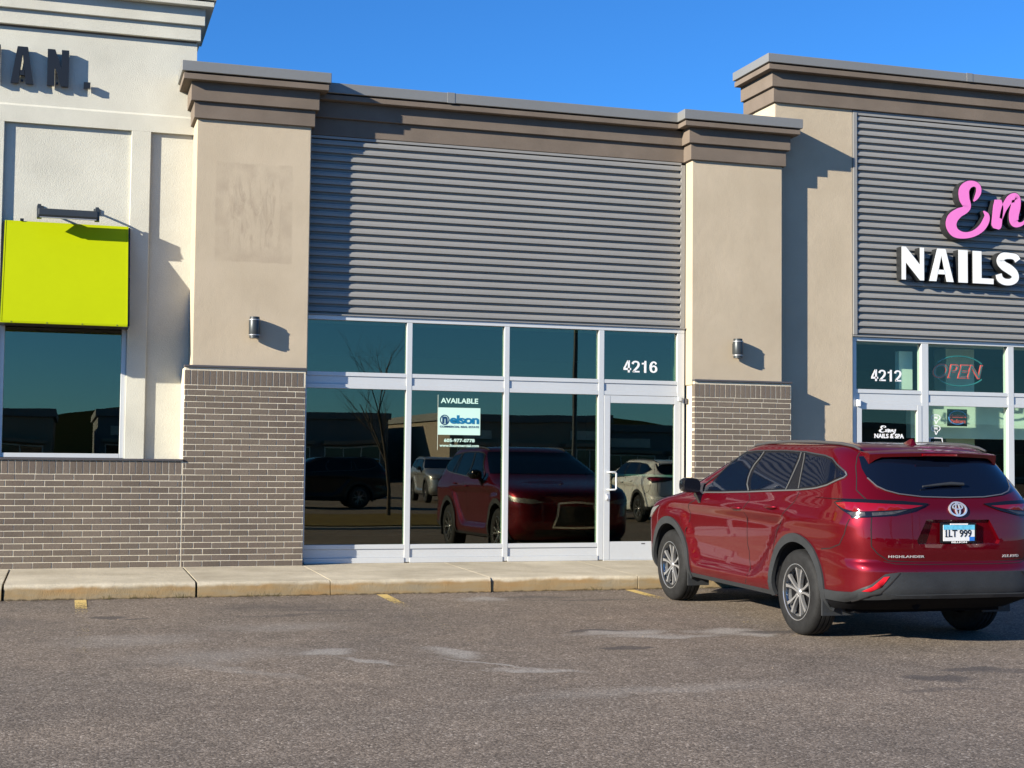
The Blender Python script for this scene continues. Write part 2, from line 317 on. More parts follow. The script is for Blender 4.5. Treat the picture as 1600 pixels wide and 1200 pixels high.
# ------------------------------------------------------------------ mesh helpers
class MB:
    def __init__(s): s.v = []; s.f = []
    def box(s, x0, x1, y0, y1, z0, z1):
        n = len(s.v)
        s.v += [(x0, y0, z0), (x1, y0, z0), (x1, y1, z0), (x0, y1, z0), (x0, y0, z1), (x1, y0, z1), (x1, y1, z1), (x0, y1, z1)]
        s.f += [tuple(n+i for i in q) for q in ((3, 2, 1, 0), (4, 5, 6, 7), (0, 1, 5, 4), (1, 2, 6, 5), (2, 3, 7, 6), (3, 0, 4, 7))]
        return s
    def prism_x(s, prof, x0, x1):          # prof: list of (y,z), counter-clockwise seen from +x
        n = len(s.v); k = len(prof)
        s.v += [(x0, y, z) for y, z in prof] + [(x1, y, z) for y, z in prof]
        for i in range(k):
            j = (i+1) % k; s.f.append((n+i, n+k+i, n+k+j, n+j))
        s.f.append(tuple(n+i for i in range(k))); s.f.append(tuple(n+k+i for i in reversed(range(k))))
        return s
    def prism_y(s, poly, y0, y1):          # poly: (x,z) seen from the front (-y), y0 the front
        n = len(s.v); k = len(poly)
        s.v += [(x, y0, z) for x, z in poly] + [(x, y1, z) for x, z in poly]
        for i in range(k):
            j = (i+1) % k; s.f.append((n+i, n+k+i, n+k+j, n+j))
        s.f.append(tuple(n+i for i in range(k))); s.f.append(tuple(n+k+i for i in reversed(range(k))))
        return s
    def tube(s, pts, rad, seg=8, cap=True):
        pts = [Vector(p) for p in pts]; n0 = len(s.v)
        rr = rad if isinstance(rad, (list, tuple)) else [rad]*len(pts)
        ref = None
        for i, p in enumerate(pts):
            d = (pts[min(i+1, len(pts)-1)]-pts[max(i-1, 0)]).normalized()
            if ref is None: ref = Vector((0, 0, 1)) if abs(d.z) < .9 else Vector((1, 0, 0))
            a = d.cross(ref).normalized(); b = a.cross(d).normalized(); ref = b
            for k in range(seg):
                t = 2*math.pi*k/seg; q = p+(a*math.cos(t)+b*math.sin(t))*rr[i]; s.v.append(tuple(q))
        for i in range(len(pts)-1):
            for k in range(seg):
                a = n0+i*seg+k; b = n0+i*seg+(k+1) % seg
                s.f.append((a, b, b+seg, a+seg))
        if cap:
            s.f.append(tuple(n0+k for k in reversed(range(seg)))); e = n0+(len(pts)-1)*seg; s.f.append(tuple(e+k for k in range(seg)))
        return s
    def lathe(s, prof, c=(0, 0, 0), axis='z', seg=32):   # prof: (r, h)
        n = len(s.v); k = len(prof)
        for i in range(seg):
            t = 2*math.pi*i/seg; ct, st = math.cos(t), math.sin(t)
            for r, h in prof:
                q = {'z': (r*ct, r*st, h), 'x': (h, r*ct, r*st)}[axis]
                s.v.append((q[0]+c[0], q[1]+c[1], q[2]+c[2]))
        for i in range(seg):
            j = (i+1) % seg
            for a in range(k-1):
                s.f.append((n+i*k+a, n+j*k+a, n+j*k+a+1, n+i*k+a+1))
        return s
    def raw(s, v, f):
        n = len(s.v); s.v += list(v); s.f += [tuple(n+i for i in q) for q in f]; return s
    def mesh(s, name, m_, base=(0, 0, 0), smooth=0, fix=True):
        me = bpy.data.meshes.new(name)
        me.from_pydata([(x-base[0], y-base[1], z-base[2]) for x, y, z in s.v], [], s.f)
        if fix:
            bm = bmesh.new(); bm.from_mesh(me); bmesh.ops.recalc_face_normals(bm, faces=bm.faces); bm.to_mesh(me); bm.free()
        if m_: me.materials.append(M[m_] if isinstance(m_, str) else m_)
        if smooth:
            me.polygons.foreach_set('use_smooth', [True]*len(me.polygons))
            if smooth < 180: me.set_sharp_from_angle(angle=R(smooth))
        return me
BASE = {}
def link(name, me, parent=None):
    o = bpy.data.objects.new(name, me); COL.objects.link(o)
    if parent is not None: o.parent = parent; BASE[o] = BASE.get(parent, (0, 0, 0))
    return o
def tag(o, label=None, cat=None, group=None, kind=None):
    for k, v in (('label', label), ('category', cat), ('group', group), ('kind', kind)):
        if v: o[k] = v
    return o
def thing(name, base, label, cat, group=None):
    o = bpy.data.objects.new(name, None); COL.objects.link(o); o.location = base; o.empty_display_size = .2
    BASE[o] = tuple(base); return tag(o, label, cat, group)
def add(name, mb, m_, parent=None, bevel=0, smooth=0, seg=2):
    o = link(name, mb.mesh(name, m_, BASE.get(parent, (0, 0, 0)), smooth), parent)
    if bevel:
        b = o.modifiers.new('edge', 'BEVEL'); b.width = bevel; b.segments = seg; b.limit_method = 'ANGLE'; b.angle_limit = R(40); b.harden_normals = False
    return o
def bx(*a): return MB().box(*a)

_tc = {}
def text2d(s, bold=0.0, shear=0.0, spacing=1.0):
    """outline fill of a line of lettering: vertices (x, y) scaled into a unit-high box, faces, width"""
    key = (s, bold, shear, spacing)
    if key in _tc: return _tc[key]
    cu = bpy.data.curves.new('lettering', 'FONT'); cu.body = s; cu.size = 1; cu.offset = bold; cu.shear = shear; cu.space_character = spacing; cu.resolution_u = 5
    ob = bpy.data.objects.new('lettering', cu); COL.objects.link(ob)
    me = bpy.data.meshes.new_from_object(ob.evaluated_get(bpy.context.evaluated_depsgraph_get()))
    V = np.array([v.co[:2] for v in me.vertices]); Fc = [tuple(p.vertices) for p in me.polygons]
    bpy.data.objects.remove(ob); bpy.data.curves.remove(cu); bpy.data.meshes.remove(me)
    lo = V.min(0); V = V-lo; h = V[:, 1].max(); V = V/h
    _tc[key] = (V, Fc, V[:, 0].max()); return _tc[key]
def solid2d(mb, V, F, place, depth):
    """extrude a flat filled outline; place(x, y, d) -> 3D"""
    ec = {}
    for f in F:
        for i in range(len(f)):
            a, b = f[i], f[(i+1) % len(f)]; ec[(a, b)] = ec.get((a, b), 0)+1
    n = len(mb.v); k = len(V)
    mb.v += [tuple(place(x, y, 0)) for x, y in V]
    mb.f += [tuple(n+i for i in f) for f in F]
    if depth:
        mb.v += [tuple(place(x, y, depth)) for x, y in V]
        mb.f += [tuple(n+k+i for i in reversed(f)) for f in F]
        mb.f += [(n+a, n+k+a, n+k+b, n+b) for a, b in ec if (b, a) not in ec]
    return mb
def sign_text(name, s, x0, x1, z0, z1, yfront, depth, m_, parent, bold=0., shear=0., spacing=1.):
    V, F, wd = text2d(s, bold, shear, spacing)
    mb = MB(); solid2d(mb, V, F, lambda x, y, d: (x0+x/wd*(x1-x0), yfront+d, z0+y*(z1-z0)), depth)
    return add(name, mb, m_, parent)
def brush(pts, n=10):
    """variable-width stroke: pts (x, y, width) -> closed outline polygon"""
    P = np.array(pts, float); out = []
    k = len(P); seg = []
    for i in range(k-1):
        p0 = P[max(i-1, 0)]; p1 = P[i]; p2 = P[i+1]; p3 = P[min(i+2, k-1)]
        for j in range(n):
            t = j/n; seg.append(.5*((2*p1)+(-p0+p2)*t+(2*p0-5*p1+4*p2-p3)*t*t+(-p0+3*p1-3*p2+p3)*t**3))
    seg.append(P[-1]); seg = np.array(seg)
    d = np.gradient(seg[:, :2], axis=0); d /= np.linalg.norm(d, axis=1)[:, None]+1e-9
    nn = np.stack([-d[:, 1], d[:, 0]], 1); h = np.maximum(seg[:, 2:3], .01)/2
    return seg[:, :2]+nn*h, seg[:, :2]-nn*h
def brush_solid(mb, strokes, place, depth):
    for s in strokes:
        A, B = brush(s); n = len(mb.v); k = len(A)
        for d in (0, depth):
            mb.v += [tuple(place(x, y, d)) for x, y in A]+[tuple(place(x, y, d)) for x, y in B]
        for i in range(k-1):
            mb.f.append((n+i, n+i+1, n+k+i+1, n+k+i)); mb.f.append((n+2*k+i, n+3*k+i, n+3*k+i+1, n+2*k+i+1))
            mb.f.append((n+i, n+2*k+i, n+2*k+i+1, n+i+1)); mb.f.append((n+k+i, n+k+i+1, n+3*k+i+1, n+3*k+i))
        mb.f.append((n, n+k, n+3*k, n+2*k)); mb.f.append((n+k-1, n+3*k-1, n+4*k-1, n+2*k-1))
    return mb

# ------------------------------------------------------------------ setting
SLOPE = .012; YK = 15.54
def gz(y): return -SLOPE*(YK-max(y, -2.0)) if y < YK else 0.0
ys = [-420, -120, -60, -30, -14, -2, 2, 6, 9, 12, 14, YK, 17, 40, 420]; xs = [-420, -60, -12, -4, 0, 4, 8, 14, 40, 90, 420]
gm = MB(); gm.v = [(x, y, gz(y)) for y in ys for x in xs]
nx = len(xs)
gm.f = [(j*nx+i, j*nx+i+1, (j+1)*nx+i+1, (j+1)*nx+i) for j in range(len(ys)-1) for i in range(nx-1)]
tag(add('ground', gm, 'asphalt'), kind='structure', label='worn reddish grey asphalt of the parking lot')

sw = tag(add('sidewalk', bx(-6, 17, 15.70, 17.60, -.10, .05), 'concrete'), kind='structure', label='pale concrete sidewalk with rust stained kerb in front of the shops')
joints = [-6.0, -4.2, -2.4, -.585, 1.345, 2.77, 4.585, 6.36, 8.15, 9.95, 11.75, 13.55, 15.3, 17.0]
for i in range(len(joints)-1):
    a, b = joints[i], joints[i+1]
    g0 = .012 if i in (3, 4) else .005; g1 = .012 if i+1 in (3, 4) else .005
    dz = random.uniform(-.004, .004); dy = random.uniform(-.008, .008)
    prof = [(15.545+dy, -.08), (15.547+dy, .02), (15.553+dy, .115), (15.560+dy, .140), (15.574+dy, .155+dz), (15.600+dy, .1605+dz), (16.6, .170+dz), (17.9, .182), (17.9, -.08)]
    n = max(6, int((b-a)/.12)); mb = MB(); k = len(prof)
    for q in range(n+1):
        x = a+g0+(b-a-g0-g1)*q/n
        for j, (y, z) in enumerate(prof):
            jit = (random.uniform(-.006, .006), random.uniform(-.004, .004)) if 0 < j < 6 else (0, 0)
            mb.v.append((x, y+jit[0], z+jit[1]*.6))
    for q in range(n):
        for j in range(k):
            j2 = (j+1) % k; mb.f.append((q*k+j, (q+1)*k+j, (q+1)*k+j2, q*k+j2))
    mb.f.append(tuple(range(k))); mb.f.append(tuple(n*k+j for j in reversed(range(k))))
    add('slab', mb, 'concrete', sw, smooth=45)
for i, (x0, ylo) in enumerate(((.175, 11.5), (3.33, 11.5), (6.24, 11.5), (9.35, 11.5), (-2.95, 11.5))):
    mb = MB()
    yy = np.linspace(ylo, YK-.03, 9)
    mb.v = [(x0+s*.058, y, gz(y)+.004) for y in yy for s in (-1, 1)]
    mb.f = [(2*j, 2*j+1, 2*j+3, 2*j+2) for j in range(8)]
    tag(add('parking_line', mb, 'yellow'), kind='structure')

# ------------------------------------------------------------------ shared builders
_bm = {}
def brick_mesh(wd, ht):
    key = (round(wd, 3), round(ht, 3))
    if key not in _bm:
        a, h, c = wd/2, ht/2, .0022
        v = [(-a+c, 0, -h+c), (a-c, 0, -h+c), (a-c, 0, h-c), (-a+c, 0, h-c), (-a, c, -h), (a, c, -h), (a, c, h), (-a, c, h), (-a, .09, -h), (a, .09, -h), (a, .09, h), (-a, .09, h)]
        f = [(0, 1, 2, 3), (0, 4, 5, 1), (1, 5, 6, 2), (2, 6, 7, 3), (3, 7, 4, 0), (4, 8, 9, 5), (5, 9, 10, 6), (6, 10, 11, 7), (7, 11, 8, 4)]
        me = bpy.data.meshes.new('brick'); me.from_pydata(v, [], f); me.materials.append(M['brick']); _bm[key] = me
    return _bm[key]
def lay_bricks(part, spots, yf, limit):
    """spots: (x0,x1,z0,z1,important). the first `limit` important ones become parts, the rest one joined part"""
    base = BASE[part]; rest = MB(); cnt = 0
    for x0, x1, z0, z1, imp in spots:
        dy = random.uniform(0, .0014); cx, cz = (x0+x1)/2+random.uniform(-.0012, .0012), (z0+z1)/2+random.uniform(-.001, .001)
        me = brick_mesh(x1-x0, z1-z0)
        if imp and cnt < limit:
            o = link('brick', me, part); o.location = (cx-base[0], yf+dy-base[1], cz-base[2]); o.rotation_euler = (0, random.uniform(-.003, .003), 0); cnt += 1
        else:
            rest.raw([(v.co.x+cx, v.co.y+yf+dy, v.co.z+cz) for v in me.vertices], [tuple(p.vertices) for p in me.polygons])
    if rest.v:
        o = link('brick_remainder', rest.mesh('brick_remainder', 'brick', base, fix=False), part); o['kind'] = 'stuff'
    return cnt
PX, PZ, JT = .2145, .0726, .0092
def running(x0, x1, z0, n, imp=lambda x, z: True, soldier=None, split=None, phase=0.0):
    out = []
    for c in range(n):
        z = z0+c*PZ; off = (phase+(.5 if c % 2 else 0))*PX
        x = x0-PX+((off) % PX)
        while x < x1:
            a, b = max(x, x0), min(x+PX-JT, x1)
            if b-a > .010: out.append((a, b, z+JT/2, z+PZ-JT/2, imp((a+b)/2, z)))
            x += PX
    z = z0+n*PZ
    if split:
        x = x0-PX*.3
        while x < x1:
            a, b = max(x, x0), min(x+PX-JT, x1)
            if b-a > .010: out.append((a, b, z+JT/2, z+split-JT/2, imp((a+b)/2, z)))
            x += PX
        z += split
    if soldier:
        x = x0
        while x < x1-.02:
            b = min(x+PZ-JT+.002, x1)
            out.append((x, b, z+JT/2, z+soldier-JT/2, imp((x+b)/2, z))); x += PZ+.002
    return out
def cornice(parent, x0, x1, yf, yb, zs, left=True, right=True):
    """three stucco bands and a metal coping stepping out from the wall face at yf; zs: z of band3 bottom, band2 bottom, thin bottom, coping bottom, top"""
    co = add('cornice', bx(x0+.01, x1-.01, yf+.01, yb-.01, zs[0]-.02, zs[3]-.01), 'brown_stucco', parent)
    L = lambda p: x0-p if left else x0
    Rr = lambda p: x1+p if right else x1
    for a, b, p in ((zs[0], zs[1]+.002, .040), (zs[1], zs[2]+.002, .083), (zs[2], zs[3]-.012, .182)):
        add('band', bx(L(p), Rr(p), yf-p, yb, a, b), 'brown_stucco' if parent.get('cornice_mat') is None else parent['cornice_mat'], co, bevel=.006)
    p = .205
    cp = MB().box(L(p), Rr(p), yf-p, yb+.01, zs[3]+.005, zs[4])
    add('coping', cp, 'coping' if parent.get('coping_mat') is None else parent['coping_mat'], co, bevel=.006)
    return co
def siding(parent, x0, x1, yback, z0, z1, n):
    """ribbed metal sheet: each rib is one piece"""
    b = add('ribbed_siding', bx(x0, x1, yback, yback+.04, z0-.01, z1+.01), 'siding', parent)
    pz = (z1-z0)/n; d = .046
    for i in range(n):
        z = z0+i*pz
        prof = [(yback-.001, z+.001), (yback-.004, z+.001), (yback-.004, z+pz*.26), (yback-d, z+pz*.29), (yback-d, z+pz*.62), (yback-d*.86, z+pz*.66), (yback-d*.80, z+pz*.84), (yback-.004, z+pz*.998), (yback-.001, z+pz*.998)]
        add('slat', MB().prism_x(prof, x0, x1), 'siding', b)
    return b
def sconce(x, y, zc, label):
    t = thing('wall_sconce', (x, y, zc-.13), label, 'wall light', 'cylinder sconces on the piers')
    yc = y-.085
    add('body', MB().lathe([(0.0, zc-.085), (.066, zc-.085), (.068, zc-.08), (.068, zc+.08), (.066, zc+.085), (0, zc+.085)], (x, yc, 0), seg=28), 'dark_lamp', t, smooth=40)
    for s in (-1, 1):
        add('ring', MB().lathe([(.055, zc+s*.086), (.0715, zc+s*.086), (.0715, zc+s*.098), (.055, zc+s*.098)], (x, yc, 0), seg=28), 'lamp_ring', t, smooth=40)
        add('cap', MB().lathe([(0, zc+s*.098), (.060, zc+s*.098), (.060, zc+s*.128), (.054, zc+s*.13), (0, zc+s*.13)], (x, yc, 0), seg=28), 'dark_lamp', t, smooth=40)
    add('bracket', bx(x-.045, x+.045, yc+.03, y-.001, zc-.07, zc+.07), 'dark_lamp', t, bevel=.004)
    return t
def storefront(parent, ya, name, xl, xr, zbot, ztop, hz, vx, panes, gm_='glass'):
    """hz: list of (x0,x1,z0,z1,recess,name); vx: mullions (x0,x1,z0,z1); panes: (x0,x1,z0,z1)"""
    st = add(name, bx(xl, xr, ya-.004, ya+.115, ztop-.055, ztop), 'alu', parent, bevel=.003)
    for a, b, z0, z1, rc, nm in hz: add(nm, bx(a, b, ya+rc, ya+.11, z0, z1), 'alu', st, bevel=.003)
    for a, b, z0, z1 in vx: add('mullion', bx(a, b, ya-.003, ya+.112, z0, z1), 'alu', st, bevel=.003)
    for a, b, z0, z1 in panes: add('pane', bx(a-.01, b+.01, ya+.045, ya+.053, z0-.01, z1+.01), gm_, st)
    return st

def digits(txt, x0, x1, z0, z1, y, parent):
    """bold grotesque numerals, each a part"""
    cell = (x1-x0+.018)/4; h = z1-z0; wd = cell-.018
    st = {'2': [[(.06, .70, .24), (.10, .82, .22), (.26, .90, .19), (.52, .91, .18), (.76, .84, .20), (.84, .68, .24), (.74, .50, .24), (.50, .33, .22), (.26, .18, .20), (.14, .08, .16)], [(.06, .085, .17), (.5, .085, .17), (.96, .085, .17)]],
          '6': [[(.86, .74, .19), (.74, .87, .19), (.50, .915, .17), (.26, .82, .22), (.14, .60, .26), (.13, .40, .26), (.22, .18, .24), (.50, .085, .17), (.78, .17, .22), (.88, .33, .24), (.78, .51, .21), (.52, .585, .16), (.28, .50, .14)]]}
    for i, c in enumerate(txt):
        a = x0+i*cell; mb = MB(); f = lambda x, yy, d: (a+x*wd, y+d, z0+yy*h)
        if c == '4':
            for p in ([(.58, 0), (.82, 0), (.82, 1), (.58, 1)], [(0, .20), (1.0, .20), (1.0, .37), (0, .37)], [(0, .37), (.24, .37), (.66, .93), (.66, 1), (.52, 1)]):
                mb.prism_y([(a+x*wd, z0+q*h) for x, q in p], y, y+.004)
        elif c == '1':
            for p in ([(.42, 0), (.70, 0), (.70, 1), (.50, 1), (.42, .9)], [(.12, .70), (.45, .70), (.45, .86), (.28, .83), (.12, .83)]):
                mb.prism_y([(a+x*wd, z0+q*h) for x, q in p], y, y+.004)
        else:
            brush_solid(mb, [[(x*wd, q*h, w_*wd*1.12) for x, q, w_ in s_] for s_ in st[c]], lambda x, yy, d: (a+x, y+d, z0+yy), .004)
        add('address_numeral', mb, 'white_paint', parent)

# ------------------------------------------------------------------ middle shop: beige stucco with brick piers
YB, YS, YW, YL_ = 17.44, 17.50, 17.69, 17.745
mid = thing('beige_shop_building', (5.3, 17.5, .17), 'beige stucco shop front with grey ribbed siding between two brick footed piers', 'building')
budget = 300
def pier(x0, x1, bx0, bx1, imp, limit, phase):
    add('pier_wall', bx(x0, x1, YS, 18.2, 2.50, 5.60), 'beige_stucco', mid, bevel=.012, seg=3)
    br = add('brick_pier', bx(bx0, bx1, YB+.0042, 18.15, .10, 2.548), 'mortar', mid)
    sp = running(bx0-.001, bx1+.001, .178, 29, imp, soldier=.178, split=.055, phase=phase)
    used = lay_bricks(br, sp, YB, limit)
    add('pier_cap', bx(bx0-.012, bx1+.012, YB-.022, YS+.05, 2.55, 2.575), 'flash', br, bevel=.003)
    return used
u1 = pier(1.405, 2.788, 1.325, 2.760, lambda x, z: True, 230, .15)
pier(7.905, 9.243, 7.925, 9.345, lambda x, z: z > 1.30 or (z > 1.0 and x < 8.15), budget-u1, .6)
zsL = (5.555, 5.755, 5.985, 6.07, 6.20); zsR = (5.515, 5.730, 5.935, 6.012, 6.145)
cornice(mid, 1.405, 2.788, YS, 18.2, zsL); cornice(mid, 7.905, 9.243, YS, 18.2, zsR)
cm = cornice(mid, 2.80, 7.89, YL_-.01, 18.2, zsR, False, False)
add('splice_plate', bx(4.52, 4.62, YL_-.01-.209, YL_, 6.014, 6.149), 'coping', cm, bevel=.002)
add('upper_wall', bx(2.70, 8.0, YL_+.04, 18.2, 3.2, 6.0), 'beige_stucco', mid)
sd = siding(mid, 2.80, 7.83, YL_, 3.275, 5.475, 22)
add('edge_trim', bx(7.832, 7.895, YL_-.045, YL_+.03, 3.275, 5.51), 'siding', sd, bevel=.003)
add('edge_trim', bx(2.79, 2.812, YL_-.03, YL_+.03, 3.275, 5.51), 'siding', sd, bevel=.003)
add('top_trim', bx(2.80, 7.895, YL_-.045, YL_+.03, 5.477, 5.51), 'siding', sd, bevel=.003)
add('drip_edge', bx(2.79, 7.93, YW-.025, YL_+.03, 3.258, 3.272), 'siding', sd)
A_ = YW
ver = [(2.775, 2.815, .19, 3.20), (4.075, 4.145, .19, 3.20), (5.365, 5.432, .19, 3.20), (6.662, 6.737, .19, 3.20), (7.785, 7.885, 2.345, 3.20), (7.838, 7.885, .19, 2.345)]
bays = [(2.815, 4.075), (4.145, 5.365), (5.432, 6.662)]
hz = []
for a, b in bays+[(6.737, 7.785)]:
    hz += [(a, b, 2.505, 2.555, 0, 'transom'), (a, b, 2.405, 2.5045, .012, 'infill_panel'), (a, b, 2.350, 2.4045, 0, 'transom')]
for a, b in bays:
    hz += [(a, b, .355, .41, 0, 'sill_rail'), (a, b, .247, .3545, .012, 'kick_panel'), (a, b, .182, .2465, -.012, 'base_rail')]
pn = [(a, b, .41, 2.35) for a, b in bays]+[(a, b, 2.555, 3.205) for a, b in bays+[(6.737, 7.785)]]
sf = storefront(mid, A_, 'storefront', 2.775, 7.885, .18, 3.257, hz, ver, pn)
def door(parent, ya, x0, x1, z0, z1, gx0, gx1, gz0, gz1, gm_, pull=True):
    d = add('door', bx(x0+.004, gx0, ya-.008, ya+.05, z0, z1), 'alu', parent, bevel=.003)
    add('stile', bx(gx1, x1-.004, ya-.008, ya+.05, z0, z1), 'alu', d, bevel=.003)
    add('top_rail', bx(gx0+.001, gx1-.001, ya-.006, ya+.05, gz1, z1), 'alu', d, bevel=.003)
    add('bottom_rail', bx(gx0+.001, gx1-.001, ya-.006, ya+.05, z0, gz0), 'alu', d, bevel=.003)
    add('pane', bx(gx0-.01, gx1+.01, ya+.022, ya+.030, gz0-.01, gz1+.01), gm_, d)
    if pull:
        h = MB().tube([(gx0-.03, ya-.01, 1.335), (gx0-.03, ya-.062, 1.335), (gx0-.01, ya-.07, 1.335), (gx0+.05, ya-.07, 1.335), (gx0+.066, ya-.07, 1.32), (gx0+.066, ya-.07, 1.12), (gx0+.05, ya-.07, 1.105), (gx0-.01, ya-.07, 1.105), (gx0-.03, ya-.062, 1.105), (gx0-.03, ya-.01, 1.105)], .0125, 8)
        add('handle', h, 'alu', d, smooth=50)
        add('lock', MB().box(gx0-.055, gx0-.005, ya-.03, ya-.006, .965, 1.05).box(gx0-.045, gx0-.015, ya-.05, ya-.03, .985, 1.03), 'chrome', d, bevel=.003)
        add('push_bar', MB().tube([(gx0-.02, ya+.10, 1.30), (gx1+.02, ya+.10, 1.285)], .016, 8), 'alu', d, smooth=50)
        add('closer', bx(x1-.05, x1-.005, ya-.035, ya-.009, z1-.055, z1+.0), 'alu', d, bevel=.004)
        add('hinge', bx(x1+.055, x1+.07, ya-.06, ya-.01, z1-.09, z1-.02), 'flash', d)
        add('maker_plate', bx(gx0+.45, gx0+.50, ya-.009, ya-.005, gz0-.035, gz0-.022), 'flash', d)
    return d
dr = door(mid, A_, 6.737, 7.838, .19, 2.345, 6.825, 7.745, .425, 2.245, 'glass')
add('threshold', bx(6.737, 7.838, A_-.03, A_+.11, .172, .189), 'alu', sf)
digits('4216', 7.028, 7.509, 2.657, 2.817, A_+.039, sf)
# vacant interior
room = MB()
room.box(2.5, 8.8, 24.0, 24.2, .1, 3.4).box(2.3, 2.5, 17.9, 24.2, .1, 3.4).box(8.8, 9.0, 18.2, 24.2, .1, 3.4)
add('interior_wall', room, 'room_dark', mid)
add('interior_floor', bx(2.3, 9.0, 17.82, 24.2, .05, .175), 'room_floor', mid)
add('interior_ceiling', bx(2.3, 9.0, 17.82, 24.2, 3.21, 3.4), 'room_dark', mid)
add('roof_slab', bx(1.42, 9.2, 18.2, 30, 5.2, 5.4), 'far_wall2', mid)
add('back_wall', MB().box(1.42, 9.2, 29.8, 30, 0, 5.2).box(1.45, 2.25, 18.2, 29.8, 0, 5.2).box(9.02, 9.18, 18.2, 29.8, 0, 5.2), 'far_wall', mid)
sconce(2.127, YS, 3.045, 'dark cylinder wall light on the pier with the removed sign ghost')
sconce(8.54, YS, 3.00, 'dark cylinder wall light on the pier right of the glass door')

# leasing board in the window
ls = thing('leasing_sign', (4.78, A_+.03, 1.6), 'mint leasing board reading AVAILABLE nelson inside the shop window', 'sign')
yS = A_+.041
add('board', bx(4.503, 5.060, yS, yS+.003, 1.793, 2.140), 'mint_board', ls)
add('film_edge', bx(4.497, 4.502, yS, yS+.003, 1.60, 2.30), 'clear_film', ls)
sign_text('lettering', 'AVAILABLE', 4.535, 5.03, 2.195, 2.262, yS, .002, 'mint_board', ls, bold=.025)
sign_text('lettering', 'elson', 4.655, 5.042, 1.935, 2.045, yS-.003, .002, 'teal_print', ls, bold=.035, spacing=.9)
mb = MB(); ring = [(4.588+.062*math.cos(t), 1.983+.066*math.sin(t)) for t in np.linspace(0, 2*math.pi, 33)[:-1]]
inn = [(4.588+.050*math.cos(t), 1.983+.054*math.sin(t)) for t in np.linspace(0, 2*math.pi, 33)[:-1]]
mb.v = [(x, yS-.002, z) for x, z in ring]+[(x, yS-.002, z) for x, z in inn]; mb.f = [(i, (i+1) % 32, 32+(i+1) % 32, 32+i) for i in range(32)]
add('logo_ring', mb, 'navy_print', ls)
sign_text('logo_letter', 'n', 4.556, 4.624, 1.937, 2.027, yS-.003, .002, 'navy_print', ls, bold=.045)
sign_text('lettering', 'COMMERCIAL REAL ESTATE', 4.526, 5.042, 1.885, 1.909, yS-.003, .002, 'navy_print', ls, bold=.01)
sign_text('lettering', '605-977-0778', 4.584, 4.989, 1.700, 1.745, yS, .002, 'mint_board', ls, bold=.03)
sign_text('lettering', 'www.llcommercial.com', 4.526, 5.045, 1.640, 1.676, yS, .002, 'mint_board', ls, bold=.025)

# ------------------------------------------------------------------ left: white stucco building
YLf = 17.98
lef = thing('cream_restaurant_building', (-1.5, 17.9, .17), 'cream white stucco building with brick base, recessed panels and stepped cornice', 'building')
lef['cornice_mat'] = 'white_stucco'; lef['coping_mat'] = 'white_stucco'
W_ = 'white_stucco'
hw = add('front_wall', MB().box(-6, 1.426, YLf+.02, 18.5, 5.66, 6.66), W_, lef)
add('lower_frieze', MB().prism_x([(YLf, 5.455), (YLf, 5.655), (YLf+.022, 5.684), (18.5, 5.684), (18.5, 5.455)], -6, 1.4265), W_, hw)
add('recessed_panel', bx(-.81, .67, YLf+.048, 18.5, 3.25, 5.46), W_, hw)
add('recessed_panel', bx(.89, 1.46, YLf+.048, 18.5, 1.44, 5.46), W_, hw)
add('pilaster_strip', bx(.664, .897, YLf, 18.5, 1.44, 5.456), W_, hw, bevel=.006)
add('pilaster_strip', bx(-1.04, -.80, YLf, 18.5, 1.44, 5.456), W_, hw, bevel=.006)
add('recessed_panel', bx(-1.6, -1.03, YLf+.048, 18.5, 1.44, 5.46), W_, hw)
add('pilaster_strip', bx(-6, -1.59, YLf, 18.5, 1.44, 5.456), W_, hw, bevel=.006)
cornice(lef, -6, 1.426, YLf, 19.6, (6.625, 6.81, 7.025, 7.10, 7.24))
add('side_wall', bx(1.30, 1.424, 18.48, 30, 2.6, 6.66), W_, lef)
add('roof_slab', bx(-6, 1.3, 18.5, 30, 6.2, 6.4), 'far_wall2', lef)
add('back_wall', MB().box(-6, 1.3, 29.8, 30, 0, 6.2).box(-6, -5.8, 18.5, 29.8, 0, 6.2).box(1.1, 1.3, 18.6, 29.8, 0, 6.2), 'far_wall', lef)
bw = add('brick_base', bx(-6, 1.322, YB+.0042, 18.3, .10, 1.428), 'mortar', lef)
sp = running(-6, 1.306, .178, 15, lambda x, z: x > -1.25, soldier=.160, phase=.4)
lay_bricks(bw, sorted(sp, key=lambda s: -s[1]), YB, 299)
add('base_cap', bx(-6, 1.322, YB-.02, YLf+.06, 1.430, 1.452), 'flash', bw, bevel=.003)
wn = add('window', MB().box(-.80, .70, YLf+.052, YLf+.14, 3.20, 3.26), 'alu', lef)
yw = YLf+.035
add('frame', MB().box(-.80, -.735, yw, yw+.1, 1.455, 3.25), 'alu', wn, bevel=.004)
add('frame', MB().box(.606, .663, yw, yw+.1, 1.455, 3.25), 'alu', wn, bevel=.004)
add('sill', MB().box(-.734, .605, yw, yw+.1, 1.455, 1.508), 'alu', wn, bevel=.004)
add('pane', bx(-.75, .62, yw+.05, yw+.058, 1.49, 3.25), 'glass', wn)
room = MB().box(-3.3, 1.0, 23, 23.2, .1, 4).box(-3.5, -3.3, 18.2, 23.2, .1, 4).box(1.0, 1.1, 18.55, 23.2, .1, 4).box(-3.3, -1.0, 18.5, 18.6, .1, 4).box(.8, 1.0, 18.5, 18.6, .1, 4).box(-1, .8, 18.32, 18.42, .1, 1.42)
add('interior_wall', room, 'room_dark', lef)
add('interior_floor', bx(-3.5, 1.1, 18.4, 23.2, .0, .1), 'room_floor', lef); add('interior_ceiling', bx(-3.5, 1.1, 18.5, 23.2, 3.4, 3.5), 'room_dark', lef)

